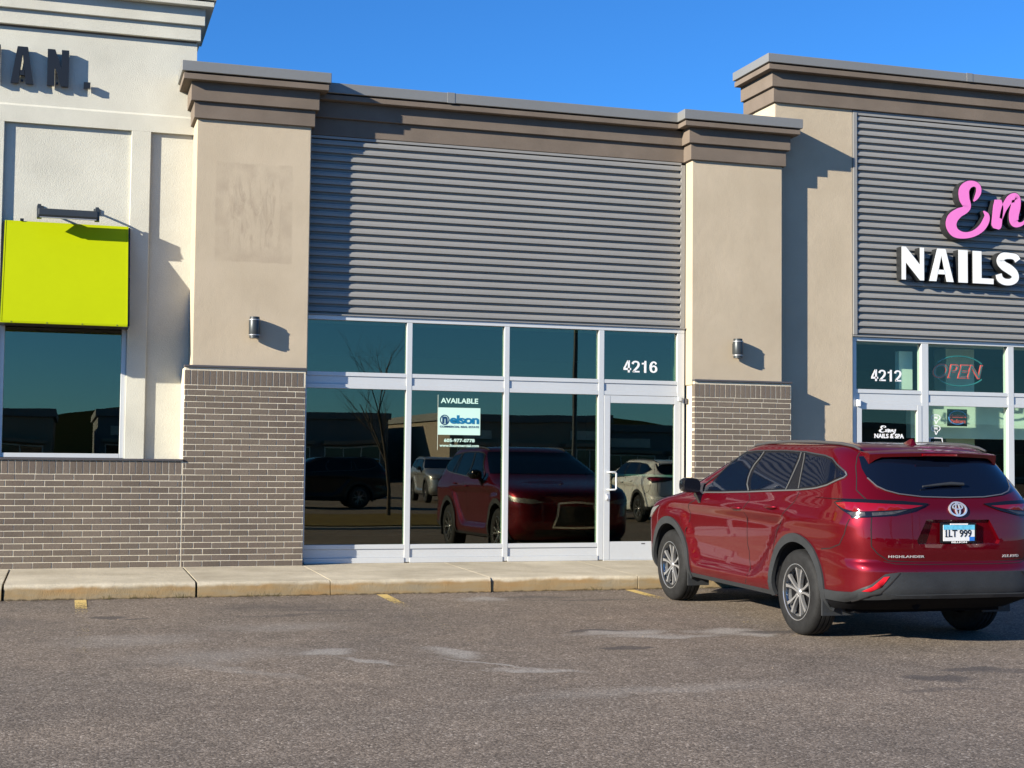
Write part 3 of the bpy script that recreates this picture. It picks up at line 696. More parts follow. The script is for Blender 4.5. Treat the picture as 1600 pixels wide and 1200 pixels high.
# green awning panel: a tilted box on the wall
aw = thing('green_awning', (-.06, YLf, 3.0), 'bright lime green tilted awning panel over the dark restaurant window', 'awning')
xa, xb = -.765, .650
prof = [(YLf-.55, 3.0), (YLf-.55, 3.025), (YLf-.045, 4.262), (YLf-.02, 4.262), (YLf-.52, 3.0)]
add('panel', MB().prism_x(prof, xa, xb), 'lime', aw, bevel=.004)
side = [(YLf-.655, 3.0), (YLf-.06, 4.20), (YLf+.05, 4.20), (YLf+.05, 3.0)]
side2 = [(YLf-.543, 3.01), (YLf-.04, 4.25), (YLf-.001, 4.25), (YLf-.001, 3.01)]
add('side_panel', MB().prism_x(side2, xb+.002, xb+.022), 'black_metal', aw); add('side_panel', MB().prism_x(side2, xa-.022, xa-.002), 'black_metal', aw)
add('soffit', bx(xa, xb, YLf-.512, YLf+.03, 3.012, 3.022), 'black_metal', aw)
tl = (YLf-.55, 3.025); tu = (YLf-.045, 4.262)
for x_ in (xa+.001, xb-.015): add('edge_trim', MB().prism_x([(tl[0]-.0035, tl[1]), (tu[0]-.0035, tu[1]), (tu[0]+.006, tu[1]), (tl[0]+.006, tl[1])], x_, x_+.014), 'lime', aw)
for x_ in np.linspace(xa+.12, xb-.12, 4): add('screw', bx(x_-.006, x_+.006, YLf-.553, YLf-.549, 3.008, 3.018), 'flash', aw)
add('mounting_clip', bx(xa+.17, xa+.21, YLf-.06, YLf, 4.262, 4.29), 'black_metal', aw)
# floodlight bar over the awning
fl = thing('awning_floodlight', (-.06, YLf, 4.2), 'dark grey linear floodlight bar on arms above the green awning', 'light')
yf_ = YLf-.265
add('housing', MB().prism_x([(yf_-.055, 4.285), (yf_-.065, 4.31), (yf_-.05, 4.385), (yf_+.05, 4.395), (yf_+.05, 4.30)], -.385, .285), 'dark_lamp', fl, bevel=.006)
add('lens', MB().prism_x([(yf_-.062, 4.272), (yf_-.058, 4.284), (yf_+.05, 4.297), (yf_+.05, 4.285)], -.37, .27), 'lamp_ring', fl)
for x in (-.405, .25):
    add('end_cap', MB().prism_y([(x, 4.27), (x+.055, 4.27), (x+.055, 4.41), (x+.045, 4.435), (x+.01, 4.435), (x, 4.41)], yf_-.045, yf_+.06), 'dark_lamp', fl, bevel=.006)
    add('arm', MB().tube([(x+.03, yf_+.04, 4.40), (x+.03, YLf-.1, 4.43), (x+.03, YLf+.05, 4.43)], .014, 8), 'dark_lamp', fl, smooth=50)
    add('wall_plate', bx(x-.01, x+.07, YLf+.03, YLf+.047, 4.40, 4.47), 'dark_lamp', fl, bevel=.004)
# black letters
lt = thing('wall_lettering', (-.4, YLf, 5.9), 'black raised capital letters ending in a full stop on cream stucco', 'sign')
def poly_letter(polys, m_, parent, y0, y1, name='letter', bevel=.0):
    mb = MB()
    for p in polys: mb.prism_y(p, y0, y1)
    return add(name, mb, m_, parent, bevel=bevel)
y0, y1 = YLf-.062, YLf-.012
zb, zt = 5.913, 6.355
def let_A(x0, x1, zb, zt, st, ap, bar=(.22, .36)):
    xm = (x0+x1)/2; h = zt-zb
    f = lambda t: (x0+(xm-ap/2-x0)*t); g = lambda t: (x1-(x1-xm-ap/2)*t)
    L_ = [(x0, zb), (x0+st, zb), (xm, zb+h*.80), (xm, zt), (xm-ap/2, zt)]
    R_ = [(x1-st, zb), (x1, zb), (xm+ap/2, zt), (xm, zt), (xm, zb+h*.80)]
    il = lambda q: x0+st+(xm-x0-st)*q/.80-.004; ir = lambda q: x1-st-(x1-st-xm)*q/.80+.004
    B = [(il(bar[0]), zb+h*bar[0]), (ir(bar[0]), zb+h*bar[0]), (ir(bar[1]), zb+h*bar[1]), (il(bar[1]), zb+h*bar[1])]
    return [L_, R_, B]
def let_N(x0, x1, zb, zt, st, dg):
    return [[(x0, zb), (x0+st, zb), (x0+st, zt), (x0, zt)], [(x1-st, zb), (x1, zb), (x1, zt), (x1-st, zt)], [(x0+st, zt), (x0+st, zt-dg*2.2), (x1-st, zb), (x1-st, zb+dg*2.2)]]
poly_letter(let_A(-.747, -.490, zb, zt, .088, .118), 'black_metal', lt, y0, y1)
poly_letter(let_N(-.335, -.088, zb, zt, .086, .10), 'black_metal', lt, y0, y1)
poly_letter([[(-.955, zb), (-.868, zb), (-.868, zt), (-.955, zt)]], 'black_metal', lt, y0, y1)
poly_letter([[(.087, zb), (.165, zb), (.165, zb+.075), (.087, zb+.075)]], 'black_metal', lt, y0, y1, 'full_stop')
for x in (-.62, -.22, -.91, .126): add('standoff', bx(x-.012, x+.012, y1+.001, YLf, zb+.03, zb+.055), 'black_metal', lt)

# ------------------------------------------------------------------ right: nail salon
YR, YW2 = 17.68, 17.72
rig = thing('nail_salon_building', (12.5, 17.7, .17), 'taller beige nail salon front with grey ribbed siding above its windows', 'building')
add('front_wall', bx(9.222, 10.435, YR, 18.3, .10, 6.50), 'beige_stucco', rig, bevel=.01)
add('end_pier', bx(15.98, 17.2, YR, 18.3, .10, 6.50), 'beige_stucco', rig, bevel=.01)
add('side_wall', bx(9.225, 9.4, 18.3, 18.75, 5.3, 6.5), 'beige_stucco', rig)
add('upper_wall', bx(10.43, 15.99, YR+.085, 18.3, 3.2, 6.5), 'beige_stucco', rig)
cr_ = cornice(rig, 9.222, 17.2, YR, 18.57, (6.445, 6.652, 6.86, 6.945, 7.07))
add('splice_plate', bx(12.16, 12.26, YR-.209, YR, 6.951, 7.074), 'coping', cr_, bevel=.002)
s2 = siding(rig, 10.50, 15.97, YR+.045, 3.275, 6.375, 31)
add('edge_trim', bx(10.438, 10.50, YR-.012, YR+.08, 3.275, 6.41), 'siding', s2, bevel=.003)
add('top_trim', bx(10.438, 15.97, YR-.002, YR+.08, 6.377, 6.44), 'siding', s2, bevel=.003)
add('drip_edge', bx(10.438, 15.97, YR-.005, YR+.08, 3.252, 3.27), 'siding', s2)
ver = [(10.437, 10.510, .19, 3.19), (11.557, 11.667, .19, 3.19), (12.99, 13.09, .19, 3.19), (14.41, 14.51, .19, 3.19), (15.90, 15.98, .19, 3.19)]
b2 = [(11.667, 12.99), (13.09, 14.41), (14.51, 15.90)]; hz = []
for a, b in b2+[(10.51, 11.557)]:
    hz += [(a, b, 2.465, 2.52, 0, 'transom'), (a, b, 2.355, 2.4645, .012, 'infill_panel'), (a, b, 2.31, 2.3545, 0, 'transom')]
for a, b in b2: hz += [(a, b, .355, .41, 0, 'sill_rail'), (a, b, .19, .3545, .012, 'kick_panel')]
pn = [(a, b, .41, 2.31) for a, b in b2]+[(a, b, 2.52, 3.19) for a, b in b2+[(10.51, 11.557)]]
sf2 = storefront(rig, YW2, 'storefront', 10.437, 15.98, .18, 3.247, hz, ver, pn, 'glass_clear')
d2 = door(rig, YW2, 10.51, 11.557, .19, 2.31, 10.592, 11.535-.055, .42, 2.238, 'glass_clear', False)
add('closer', bx(10.50, 10.555, YW2-.05, YW2-.009, 2.275, 2.37), 'white_paint', d2, bevel=.006)
digits('4212', 10.773, 11.258, 2.640, 2.804, YW2+.039, sf2)
sign_text('door_lettering', 'NAILS & SPA', 10.804, 11.274, 1.838, 1.902, YW2+.012, .003, 'white_paint', d2, bold=.03)
dl = MB()
sx, sz = .0027, .0016
brush_solid(dl, [[(30, 45, 4), (44, 50, 6), (40, 60, 5), (20, 58, 12), (14, 42, 10), (22, 32, 6), (8, 22, 12), (6, 8, 13), (22, 0, 8), (40, 8, 5)], [(46, 30, 6), (48, 2, 11)], [(48, 12, 4), (62, 31, 8), (62, 4, 11), (68, 2, 4)],
                 [(72, 30, 8), (77, 4, 11), (90, 31, 5)], [(92, 30, 8), (96, 6, 10), (108, 12, 5)], [(112, 31, 8), (106, 0, 10), (96, -16, 8), (84, -14, 4)]],
            lambda x, y, d: (10.878+x*.00232, YW2+.010+d, 1.922+y*.00145), .003)
add('door_lettering', dl, 'white_paint', d2)
sal = MB().box(10.3, 16.2, 24.0, 24.2, .1, 3.4).box(10.1, 10.3, 18.3, 24.2, .1, 3.4).box(16.2, 16.4, 18.3, 24.2, .1, 3.4)
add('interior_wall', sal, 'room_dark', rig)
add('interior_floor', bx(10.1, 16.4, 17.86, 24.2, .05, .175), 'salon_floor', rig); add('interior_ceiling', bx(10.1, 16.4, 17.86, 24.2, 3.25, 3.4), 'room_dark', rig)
add('interior_soffit', bx(11.75, 16.1, 18.30, 18.42, 1.86, 2.42), 'room_light', rig)
add('interior_column', bx(12.75, 13.25, 18.9, 19.2, .175, 3.24), 'room_light', rig)
add('interior_column', bx(11.40, 11.62, 18.05, 18.15, 2.55, 3.10), 'room_light', rig)
add('counter', bx(12.0, 14.6, 20.5, 21.1, .175, 1.15), 'room_light', rig)
add('roof_slab', bx(9.4, 17.2, 18.35, 30, 5.0, 5.2), 'far_wall2', rig)
add('back_wall', MB().box(9.4, 17.2, 29.8, 30, 0, 5.0).box(17.0, 17.2, 18.3, 29.8, 0, 5.0).box(9.4, 9.5, 18.3, 29.8, 0, 5.0), 'far_wall', rig)
# small bubble decals by the door
for (xa_, xb_, za, zb_) in ((11.739, 11.884, 2.102, 2.184), (11.738, 11.883, 1.948, 2.031)):
    cxx, czz = (xa_+xb_)/2, (za+zb_)/2; mb = MB(); loop = []
    for t in np.linspace(-1.1, 2*math.pi-1.75, 24): loop.append((cxx+(xb_-xa_)/2*math.cos(t), czz+(zb_-za)/2*math.sin(t)))
    loop.append((cxx+.005, za-.045)); loop.append(loop[0])
    brush_solid(mb, [[(x, z, .011) for x, z in loop]], lambda x, y, d: (x, YW2+.040+d, y), .003)
    o = add('bubble_decal', mb, 'white_paint', sf2)
    sign_text('decal_lettering', 'NAIL', cxx-.04, cxx+.04, czz-.016, czz+.016, YW2+.040, .003, 'white_paint', sf2, bold=.02)
mb = MB(); loop = [(11.715, 1.70), (11.715, 1.83), (11.73, 1.851), (11.90, 1.851), (11.915, 1.83), (11.915, 1.70), (11.715, 1.70)]
brush_solid(mb, [[(x, z, .012) for x, z in loop]], lambda x, y, d: (x, YW2+.040+d, y), .003); add('badge_decal', mb, 'white_paint', sf2)
sign_text('decal_lettering', 'BEST', 11.745, 11.885, 1.765, 1.80, YW2+.040, .003, 'white_paint', sf2, bold=.02)
# unlit open sign
op = thing('open_neon_sign', (12.25, 17.86, 2.6), 'unlit red OPEN sign in a teal oval behind the upper salon window', 'sign')
V, F, wd = text2d('OPEN', .0, .28)
V2, F2, wd2 = text2d('OPEN', .03, .28)
sign_text('lettering', 'OPEN', 11.83, 12.665, 2.715, 2.925, 17.850, .02, 'neon_red', op, bold=.012, shear=.25)
sign_text('letter_core', 'OPEN', 11.845, 12.65, 2.732, 2.908, 17.846, .003, 'neon_teal', op, bold=-.022, shear=.25)
for s in (1, -1):
    add('tube_arc', MB().tube([(12.28+.43*math.cos(t), 17.86, 2.825+s*.215*math.sin(t)) for t in np.linspace(.55, math.pi-.55, 20)], .011, 8), 'neon_teal', op, smooth=60)
mn = thing('manicure_neon_sign', (12.24, 17.86, 2.03), 'small black neon sign reading Manicure Pedicure in the salon window', 'sign')
add('backing', bx(12.081, 12.409, 17.875, 17.885, 2.03, 2.275), 'black_metal', mn)
add('tube_ring', MB().tube([(12.245+.145*math.cos(t), 17.868, 2.155+.098*math.sin(t)) for t in np.linspace(.2, 5.4, 28)], .009, 8), 'neon_blue', mn, smooth=60)
sign_text('lettering', 'Manicure', 12.115, 12.385, 2.150, 2.205, 17.862, .004, 'neon_red', mn, bold=.015)
sign_text('lettering', 'Pedicure', 12.130, 12.375, 2.075, 2.130, 17.862, .004, 'neon_red', mn, bold=.015)

# channel letter signs
YF, YBk = 17.55, 17.685
ns = thing('white_channel_letters', (12.9, YBk, 4.05), 'white faced black sided raised letters spelling NAILS on ribbed siding', 'sign')
zb, zt = 4.066, 4.531
def can(polys, name, parent, face):
    mb = MB()
    for p in polys: mb.prism_y(p, YF, YBk)
    o = add(name, mb, 'can_side', parent)
    fm = MB()
    for p in polys: fm.prism_y(p, YF-.004, YF-.0005)
    add('face', fm, face, o)
can(let_N(11.132, 11.492, zb, zt, .066, .10), 'letter', ns, 'white_face')
can(let_A(11.576, 11.974, zb, zt, .115, .135, (.22, .36)), 'letter', ns, 'white_face')
can([[(12.055, zb), (12.206, zb), (12.206, zt), (12.055, zt)]], 'letter', ns, 'white_face')
can([[(12.291, zb), (12.636, zb), (12.636, zb+.078), (12.436, zb+.078), (12.436, zt), (12.291, zt)]], 'letter', ns, 'white_face')
def can_stroke(strokes, name, parent, face, place):
    mb = brush_solid(MB(), strokes, lambda x, y, d: place(x, y, d), YBk-YF)
    wide = [[(x, y, w_+.022/abs(KS)) for x, y, w_ in s] for s in strokes]
    mb = brush_solid(MB(), wide, lambda x, y, d: place(x, y, d), YBk-YF)
    o = add(name, mb, 'can_side', parent)
    add('face', brush_solid(MB(), strokes, lambda x, y, d: place(x, y, d-.006), .004), face, o)
KS = 1.0
plc = lambda x, y, d: (x, YF+d, y)
S_ = [(13.045, 4.425, .10), (13.01, 4.470, .10), (12.93, 4.488, .085), (12.80, 4.478, .105), (12.752, 4.41, .125), (12.80, 4.345, .13), (12.90, 4.295, .14), (12.985, 4.235, .125), (12.998, 4.165, .115), (12.93, 4.115, .095), (12.82, 4.110, .095), (12.745, 4.15, .105), (12.722, 4.215, .10)]
can_stroke([S_], 'letter', ns, 'white_face', plc)
V, F, wd = text2d('& SPA', .03)
sign_text('letter', '& SPA', 13.42, 14.95, zb, zt, YF, YBk-YF, 'can_side', ns, bold=.022)
sign_text('face', '& SPA', 13.42, 14.95, zb, zt, YF-.005, .004, 'white_face', ns, bold=.018)
es = thing('pink_script_sign', (12.9, YBk, 4.7), 'pink script raised lettering above the white letters on the ribbed siding', 'sign')
def cx_(px, py): return (11.864+(px-540)*.00196, 4.867+(560-py)*.00169+(px-540)*.000116)   # traced letter outline, laid on the sign plane
Ept = [(768, 352, 10), (792, 318, 34), (812, 270, 46), (806, 225, 44), (770, 203, 44), (722, 215, 66), (688, 262, 92), (690, 330, 92), (712, 392, 70), (690, 428, 60), (640, 452, 74), (590, 500, 92), (578, 560, 94), (610, 618, 78), (680, 642, 52), (760, 630, 48), (830, 585, 56), (870, 525, 58), (880, 475, 44), (852, 436, 10)]
n1 = [(985, 340, 70), (972, 400, 92), (962, 480, 92), (960, 560, 92), (964, 590, 60)]
n1 = [(976, 338, 60), (978, 400, 92), (970, 480, 92), (962, 560, 90), (958, 588, 50)]
n2 = [(1000, 500, 30), (1030, 410, 50), (1080, 335, 66), (1128, 325, 80), (1130, 390, 86), (1112, 470, 88), (1116, 530, 78), (1150, 552, 40), (1195, 536, 24), (1240, 480, 16)]
v1 = [(1240, 340, 50), (1265, 420, 86), (1290, 540, 70), (1350, 470, 40), (1400, 350, 50)]
y_ = [(1430, 335, 60), (1440, 450, 90), (1480, 545, 60), (1540, 480, 40)]
y2 = [(1570, 335, 70), (1560, 480, 88), (1520, 640, 70), (1440, 690, 50), (1380, 650, 24)]
cv = lambda st: [(cx_(x, y)[0], cx_(x, y)[1], w_*.00182) for x, y, w_ in st]
for strokes in ([Ept], [n1, n2], [v1], [y_, y2]):
    can_stroke([cv(s) for s in strokes], 'letter', es, 'pink_face', plc)

# ------------------------------------------------------------------ the car: a mid-size SUV built as a surface over (s, z); u forward, v left, z up
def pchip(x, y):
    x = np.array(x, float); y = np.array(y, float); h = np.diff(x); d = np.diff(y)/h; k = np.zeros_like(x)
    for i in range(1, len(x)-1):
        if d[i-1]*d[i] > 0:
            w1 = 2*h[i]+h[i-1]; w2 = h[i]+2*h[i-1]; k[i] = (w1+w2)/(w1/d[i-1]+w2/d[i])
    k[0], k[-1] = d[0], d[-1]
    def f(q):
        i = int(min(max(np.searchsorted(x, q)-1, 0), len(h)-1)); t = (min(max(q, x[0]), x[-1])-x[i])/h[i]
        return (2*t**3-3*t*t+1)*y[i]+(t**3-2*t*t+t)*h[i]*k[i]+(-2*t**3+3*t*t)*y[i+1]+(t**3-t*t)*h[i]*k[i+1]
    return f
LV = [(.30, .900, -.74, 3.62), (.37, .930, -.93, 3.72), (.43, .943, -1.085, 3.77), (.48, .947, -1.125, 3.79), (.58, .944, -1.135, 3.81), (.655, .945, -1.135, 3.81), (.70, .948, -1.118, 3.805), (.735, .952, -1.085, 3.80),
      (.82, .958, -1.090, 3.79), (.90, .962, -1.088, 3.76), (1.00, .964, -1.080, 3.69), (1.06, .961, -1.075, 3.56), (1.11, .955, -1.070, 3.32), (1.15, .944, -1.065, 3.06), (1.19, .928, -1.052, 2.82), (1.24, .908, -1.018, 2.62),
      (1.30, .886, -.970, 2.46), (1.40, .846, -.885, 2.20), (1.50, .803, -.800, 1.94), (1.58, .768, -.730, 1.72), (1.635, .740, -.665, 1.62), (1.675, .706, -.590, 1.50), (1.702, .655, -.480, 1.36), (1.720, .560, -.30, 1.20), (1.731, .32, .0, .95)]
fW, fR, fF = (pchip([l[0] for l in LV], [l[i] for l in LV]) for i in (1, 2, 3))
def quarter(n):
    ph = np.linspace(0, math.pi/2, 400); c = np.cos(ph)**(2/n); s_ = np.sin(ph)**(2/n)
    L = np.concatenate([[0], np.cumsum(np.hypot(np.diff(c), np.diff(s_)))]); L /= L[-1]
    return lambda q: (float(np.interp(q, L, c)), float(np.interp(q, L, s_)))
QR, QF = quarter(4.3), quarter(4.3)
def sstep(x): x = min(max(x, 0), 1); return x*x*(3-2*x)
def dv(u, z):
    zc = .47+.56*sstep((.95-u)/.80) if u < 1.6 else .47+.5*sstep((u-2.15)/.40)
    f = sstep((zc-z)/.075+.5)
    r = -.044*(1-f)*(1-sstep((z-.96)/.12))*sstep((u+.05)/.3)*sstep((3.0-u)/.3)
    r += .012*math.exp(-((z-1.035)/.05)**2)*sstep((1.2-u)/1.0)*sstep((u+1.0)/.3)
    r += -.010*math.exp(-((z-.80)/.07)**2)*sstep((.5-u)/.5)
    r += .006*math.exp(-((z-.40)/.05)**2)*sstep((u-.3)/.3)*sstep((2.4-u)/.3)
    return r
def S(s, z):
    sg = -1 if s < 0 else 1; s = abs(s); W, ur, uf = fW(z), fR(z), fF(z)
    Lr = min(.75, .4*(uf-ur)); Lf = min(1.0-.5*sstep((z-1.12)/.16), .4*(uf-ur)); ucr, ucf = ur+Lr, uf-Lf
    if s <= 1:
        c, y = QR(s); u = ucr-Lr*c
    elif s <= 2:
        u = ucr+(ucf-ucr)*(s-1); y = 1
    else:
        c, y = QF(3-s); u = ucf+Lf*c
    v = W*y+dv(u, z)*sstep((y-.8)/.2)
    return np.array((u, sg*v, z))
def Sn(s, z):
    e = 2e-3; z = min(max(z, .31), 1.72)
    a = S(s+e, z)-S(s-e, z); b = S(s, z+e)-S(s, z-e); n = np.cross(b, a); n /= np.linalg.norm(n)+1e-12
    p = S(s, z); return n if n @ np.array((p[0]-1.3, p[1]*2.5, (p[2]-.7)*.5)) > 0 else -n
def s_of(kind, a, z):
    if kind == 's': return a
    if kind == 'u':
        lo, hi = .45, 2.75
        for _ in range(34):
            mid_ = (lo+hi)/2
            if S(mid_, z)[0] < a: lo = mid_
            else: hi = mid_
        return lo
    sg = -1 if a < 0 else 1; lo, hi = (0, 1) if kind == 'v' else (2, 3); a = abs(a)
    for _ in range(34):
        mid_ = (lo+hi)/2; q = abs(S(mid_, z)[1])
        if (q < a) == (kind == 'v'): lo = mid_
        else: hi = mid_
    return sg*lo
def loc(p): return (-p[1], p[0], p[2])          # car axes -> object axes (x right, y forward)
def patch(poly, off, thick=.014, ds=.045, dz=.04, sub=.03):
    """a panel lying on the body: outline vertices (kind, a, z)"""
    P = []
    k = len(poly); q = [(s_of(*p), p[2]) for p in poly]
    for i in range(k):
        a, b = q[i], q[(i+1) % k]; n = max(1, int(max(abs(b[0]-a[0])/ds, abs(b[1]-a[1])/sub)))
        for j in range(n): P.append((a[0]+(b[0]-a[0])*j/n, a[1]+(b[1]-a[1])*j/n))
    nb = len(P); A = np.array(P); lo, hi = A.min(0), A.max(0); inner = []
    for x in np.arange(lo[0]+ds*.5, hi[0], ds):
        for y in np.arange(lo[1]+dz*.5, hi[1], dz): inner.append((x, y))
    sc_ = 2.0
    V2, E2, F2, *_ = delaunay_2d_cdt([Vector((x*sc_, y)) for x, y in P+inner], [(i, (i+1) % nb) for i in range(nb)], [], 1, 1e-5)
    used = sorted({i for f in F2 for i in f}); rm = {a: b for b, a in enumerate(used)}; F2 = [tuple(rm[i] for i in f) for f in F2]; V2 = [V2[i] for i in used]
    pts = [S(v.x/sc_, v.y) for v in V2]; nr = [Sn(v.x/sc_, v.y) for v in V2]
    mb = MB(); n = len(pts)
    mb.v = [loc(p+m_*off) for p, m_ in zip(pts, nr)]+[loc(p+m_*(off-thick)) for p, m_ in zip(pts, nr)]
    ec = {}
    for f in F2:
        for i in range(len(f)): ec[(f[i], f[(i+1) % len(f)])] = 1
    mb.f = [tuple(f) for f in F2]+[(a, a+n, b+n, b) for a, b in ec if (b, a) not in ec]
    return mb
def mirror(mb):
    o = MB(); o.v = [(-x, y, z) for x, y, z in mb.v]; o.f = [tuple(reversed(f)) for f in mb.f]; return o
def strip(path, width, off, thick=.006, closed=False, n=6):
    q = []
    for i in range(len(path)-(0 if closed else 1)):
        a, b = path[i], path[(i+1) % len(path)]; a = (s_of(*a), a[2]); b = (s_of(*b), b[2])
        for j in range(n): q.append((a[0]+(b[0]-a[0])*j/n, a[1]+(b[1]-a[1])*j/n))
    if not closed: q.append((s_of(*path[-1]), path[-1][2]))
    pts = [S(*p) for p in q]; nr = [Sn(*p) for p in q]; mb = MB(); k = len(q)
    for i in range(k):
        a = pts[(i-1) % k] if closed or i > 0 else pts[0]; b = pts[(i+1) % k] if closed or i < k-1 else pts[-1]
        t = (b-a)/(np.linalg.norm(b-a)+1e-9); sd_ = np.cross(nr[i], t)
        for o_, h in ((-.5, off-thick), (-.5, off), (.5, off), (.5, off-thick)): mb.v.append(loc(pts[i]+sd_*o_*width+nr[i]*h))
    for i in range(k if closed else k-1):
        j = (i+1) % k
        for c in range(3): mb.f.append((i*4+c, i*4+c+1, j*4+c+1, j*4+c))
    return mb
ARCH = .452; HUBZ = .381; WB = 2.85
def make_body_mesh():
    zs = []
    for i in range(len(LV)-1):
        a, b = LV[i][0], LV[i+1][0]; n = max(2, int((b-a)/.018))
        zs += [a+(b-a)*j/n for j in range(n)]
    zs.append(LV[-1][0])
    ss = list(np.linspace(0, 1, 30)[:-1])+list(np.linspace(1, 2, 54)[:-1])+list(np.linspace(2, 3, 30))
    ring = ss+[-x for x in reversed(ss[1:-1])]
    mb = MB(); k = len(ring)
    for z in zs: mb.v += [loc(S(s, z)) for s in ring]
    for j in range(len(zs)-1):
        for i in range(k):
            i2 = (i+1) % k; mb.f.append((j*k+i, j*k+i2, (j+1)*k+i2, (j+1)*k+i))
    nb = len(mb.v); mb.v += [(0, 1.3, .30), (0, .36, 1.734)]
    for i in range(k):
        i2 = (i+1) % k; mb.f.append((i2, i, nb)); t = (len(zs)-1)*k; mb.f.append((t+i, t+i2, nb+1))
    me = mb.mesh('body', 'red_paint', smooth=180)
    # wheel openings and the number plate recess
    cut = MB()
    for uc in (0, WB):
        for sg in (-1, 1):
            n = len(cut.v); seg = 40
            for x in (sg*.52, sg*1.3):
                for i in range(seg):
                    t = 2*math.pi*i/seg; cut.v.append((x, uc+ARCH*math.cos(t), HUBZ+.005+ARCH*math.sin(t)))
            for i in range(seg): cut.f.append((n+i, n+(i+1) % seg, n+seg+(i+1) % seg, n+seg+i))
            cut.f.append(tuple(n+i for i in range(seg))); cut.f.append(tuple(n+seg+i for i in reversed(range(seg))))
    rec = [(.335, 1.095), (.44, .90), (.425, .868), (-.425, .868), (-.44, .90), (-.335, 1.095)]
    n = len(cut.v); k2 = len(rec)
    cut.v += [(-v, -1.3, z) for v, z in rec]+[(-v*.90, -1.045, .985+(z-.985)*.88) for v, z in rec]
    for i in range(k2): cut.f.append((n+i, n+(i+1) % k2, n+k2+(i+1) % k2, n+k2+i))
    cut.f.append(tuple(n+i for i in range(k2))); cut.f.append(tuple(n+k2+i for i in reversed(range(k2))))
    cm_ = cut.mesh('cutter', 'well')
    # the recess keeps the body colour
    cm_.materials.append(M['red_paint'])
    for p in cm_.polygons:
        if all(cm_.vertices[i].co.y < -.9 for i in p.vertices): p.material_index = 1
    ob = bpy.data.objects.new('body', me); oc = bpy.data.objects.new('cutter', cm_); COL.objects.link(ob); COL.objects.link(oc)
    md = ob.modifiers.new('cut', 'BOOLEAN'); md.operation = 'DIFFERENCE'; md.object = oc; md.solver = 'EXACT'; md.material_mode = 'TRANSFER'
    res = bpy.data.meshes.new_from_object(ob.evaluated_get(bpy.context.evaluated_depsgraph_get()))
    bpy.data.objects.remove(ob); bpy.data.objects.remove(oc)
    res.polygons.foreach_set('use_smooth', [True]*len(res.polygons)); res.set_sharp_from_angle(angle=R(38)); res.name = 'body'
    return res
def arc_ring(uc, r0, r1, a0, a1, n=30):
    A = [('u', uc+r1*math.cos(t), HUBZ+.005+r1*math.sin(t)) for t in np.linspace(a0, a1, n)]
    B = [('u', uc+r0*math.cos(t), HUBZ+.005+r0*math.sin(t)) for t in np.linspace(a1, a0, n)]
    return [p for p in A+B if True]
def fit_v(path): return [('v', v, z) for v, z in path]
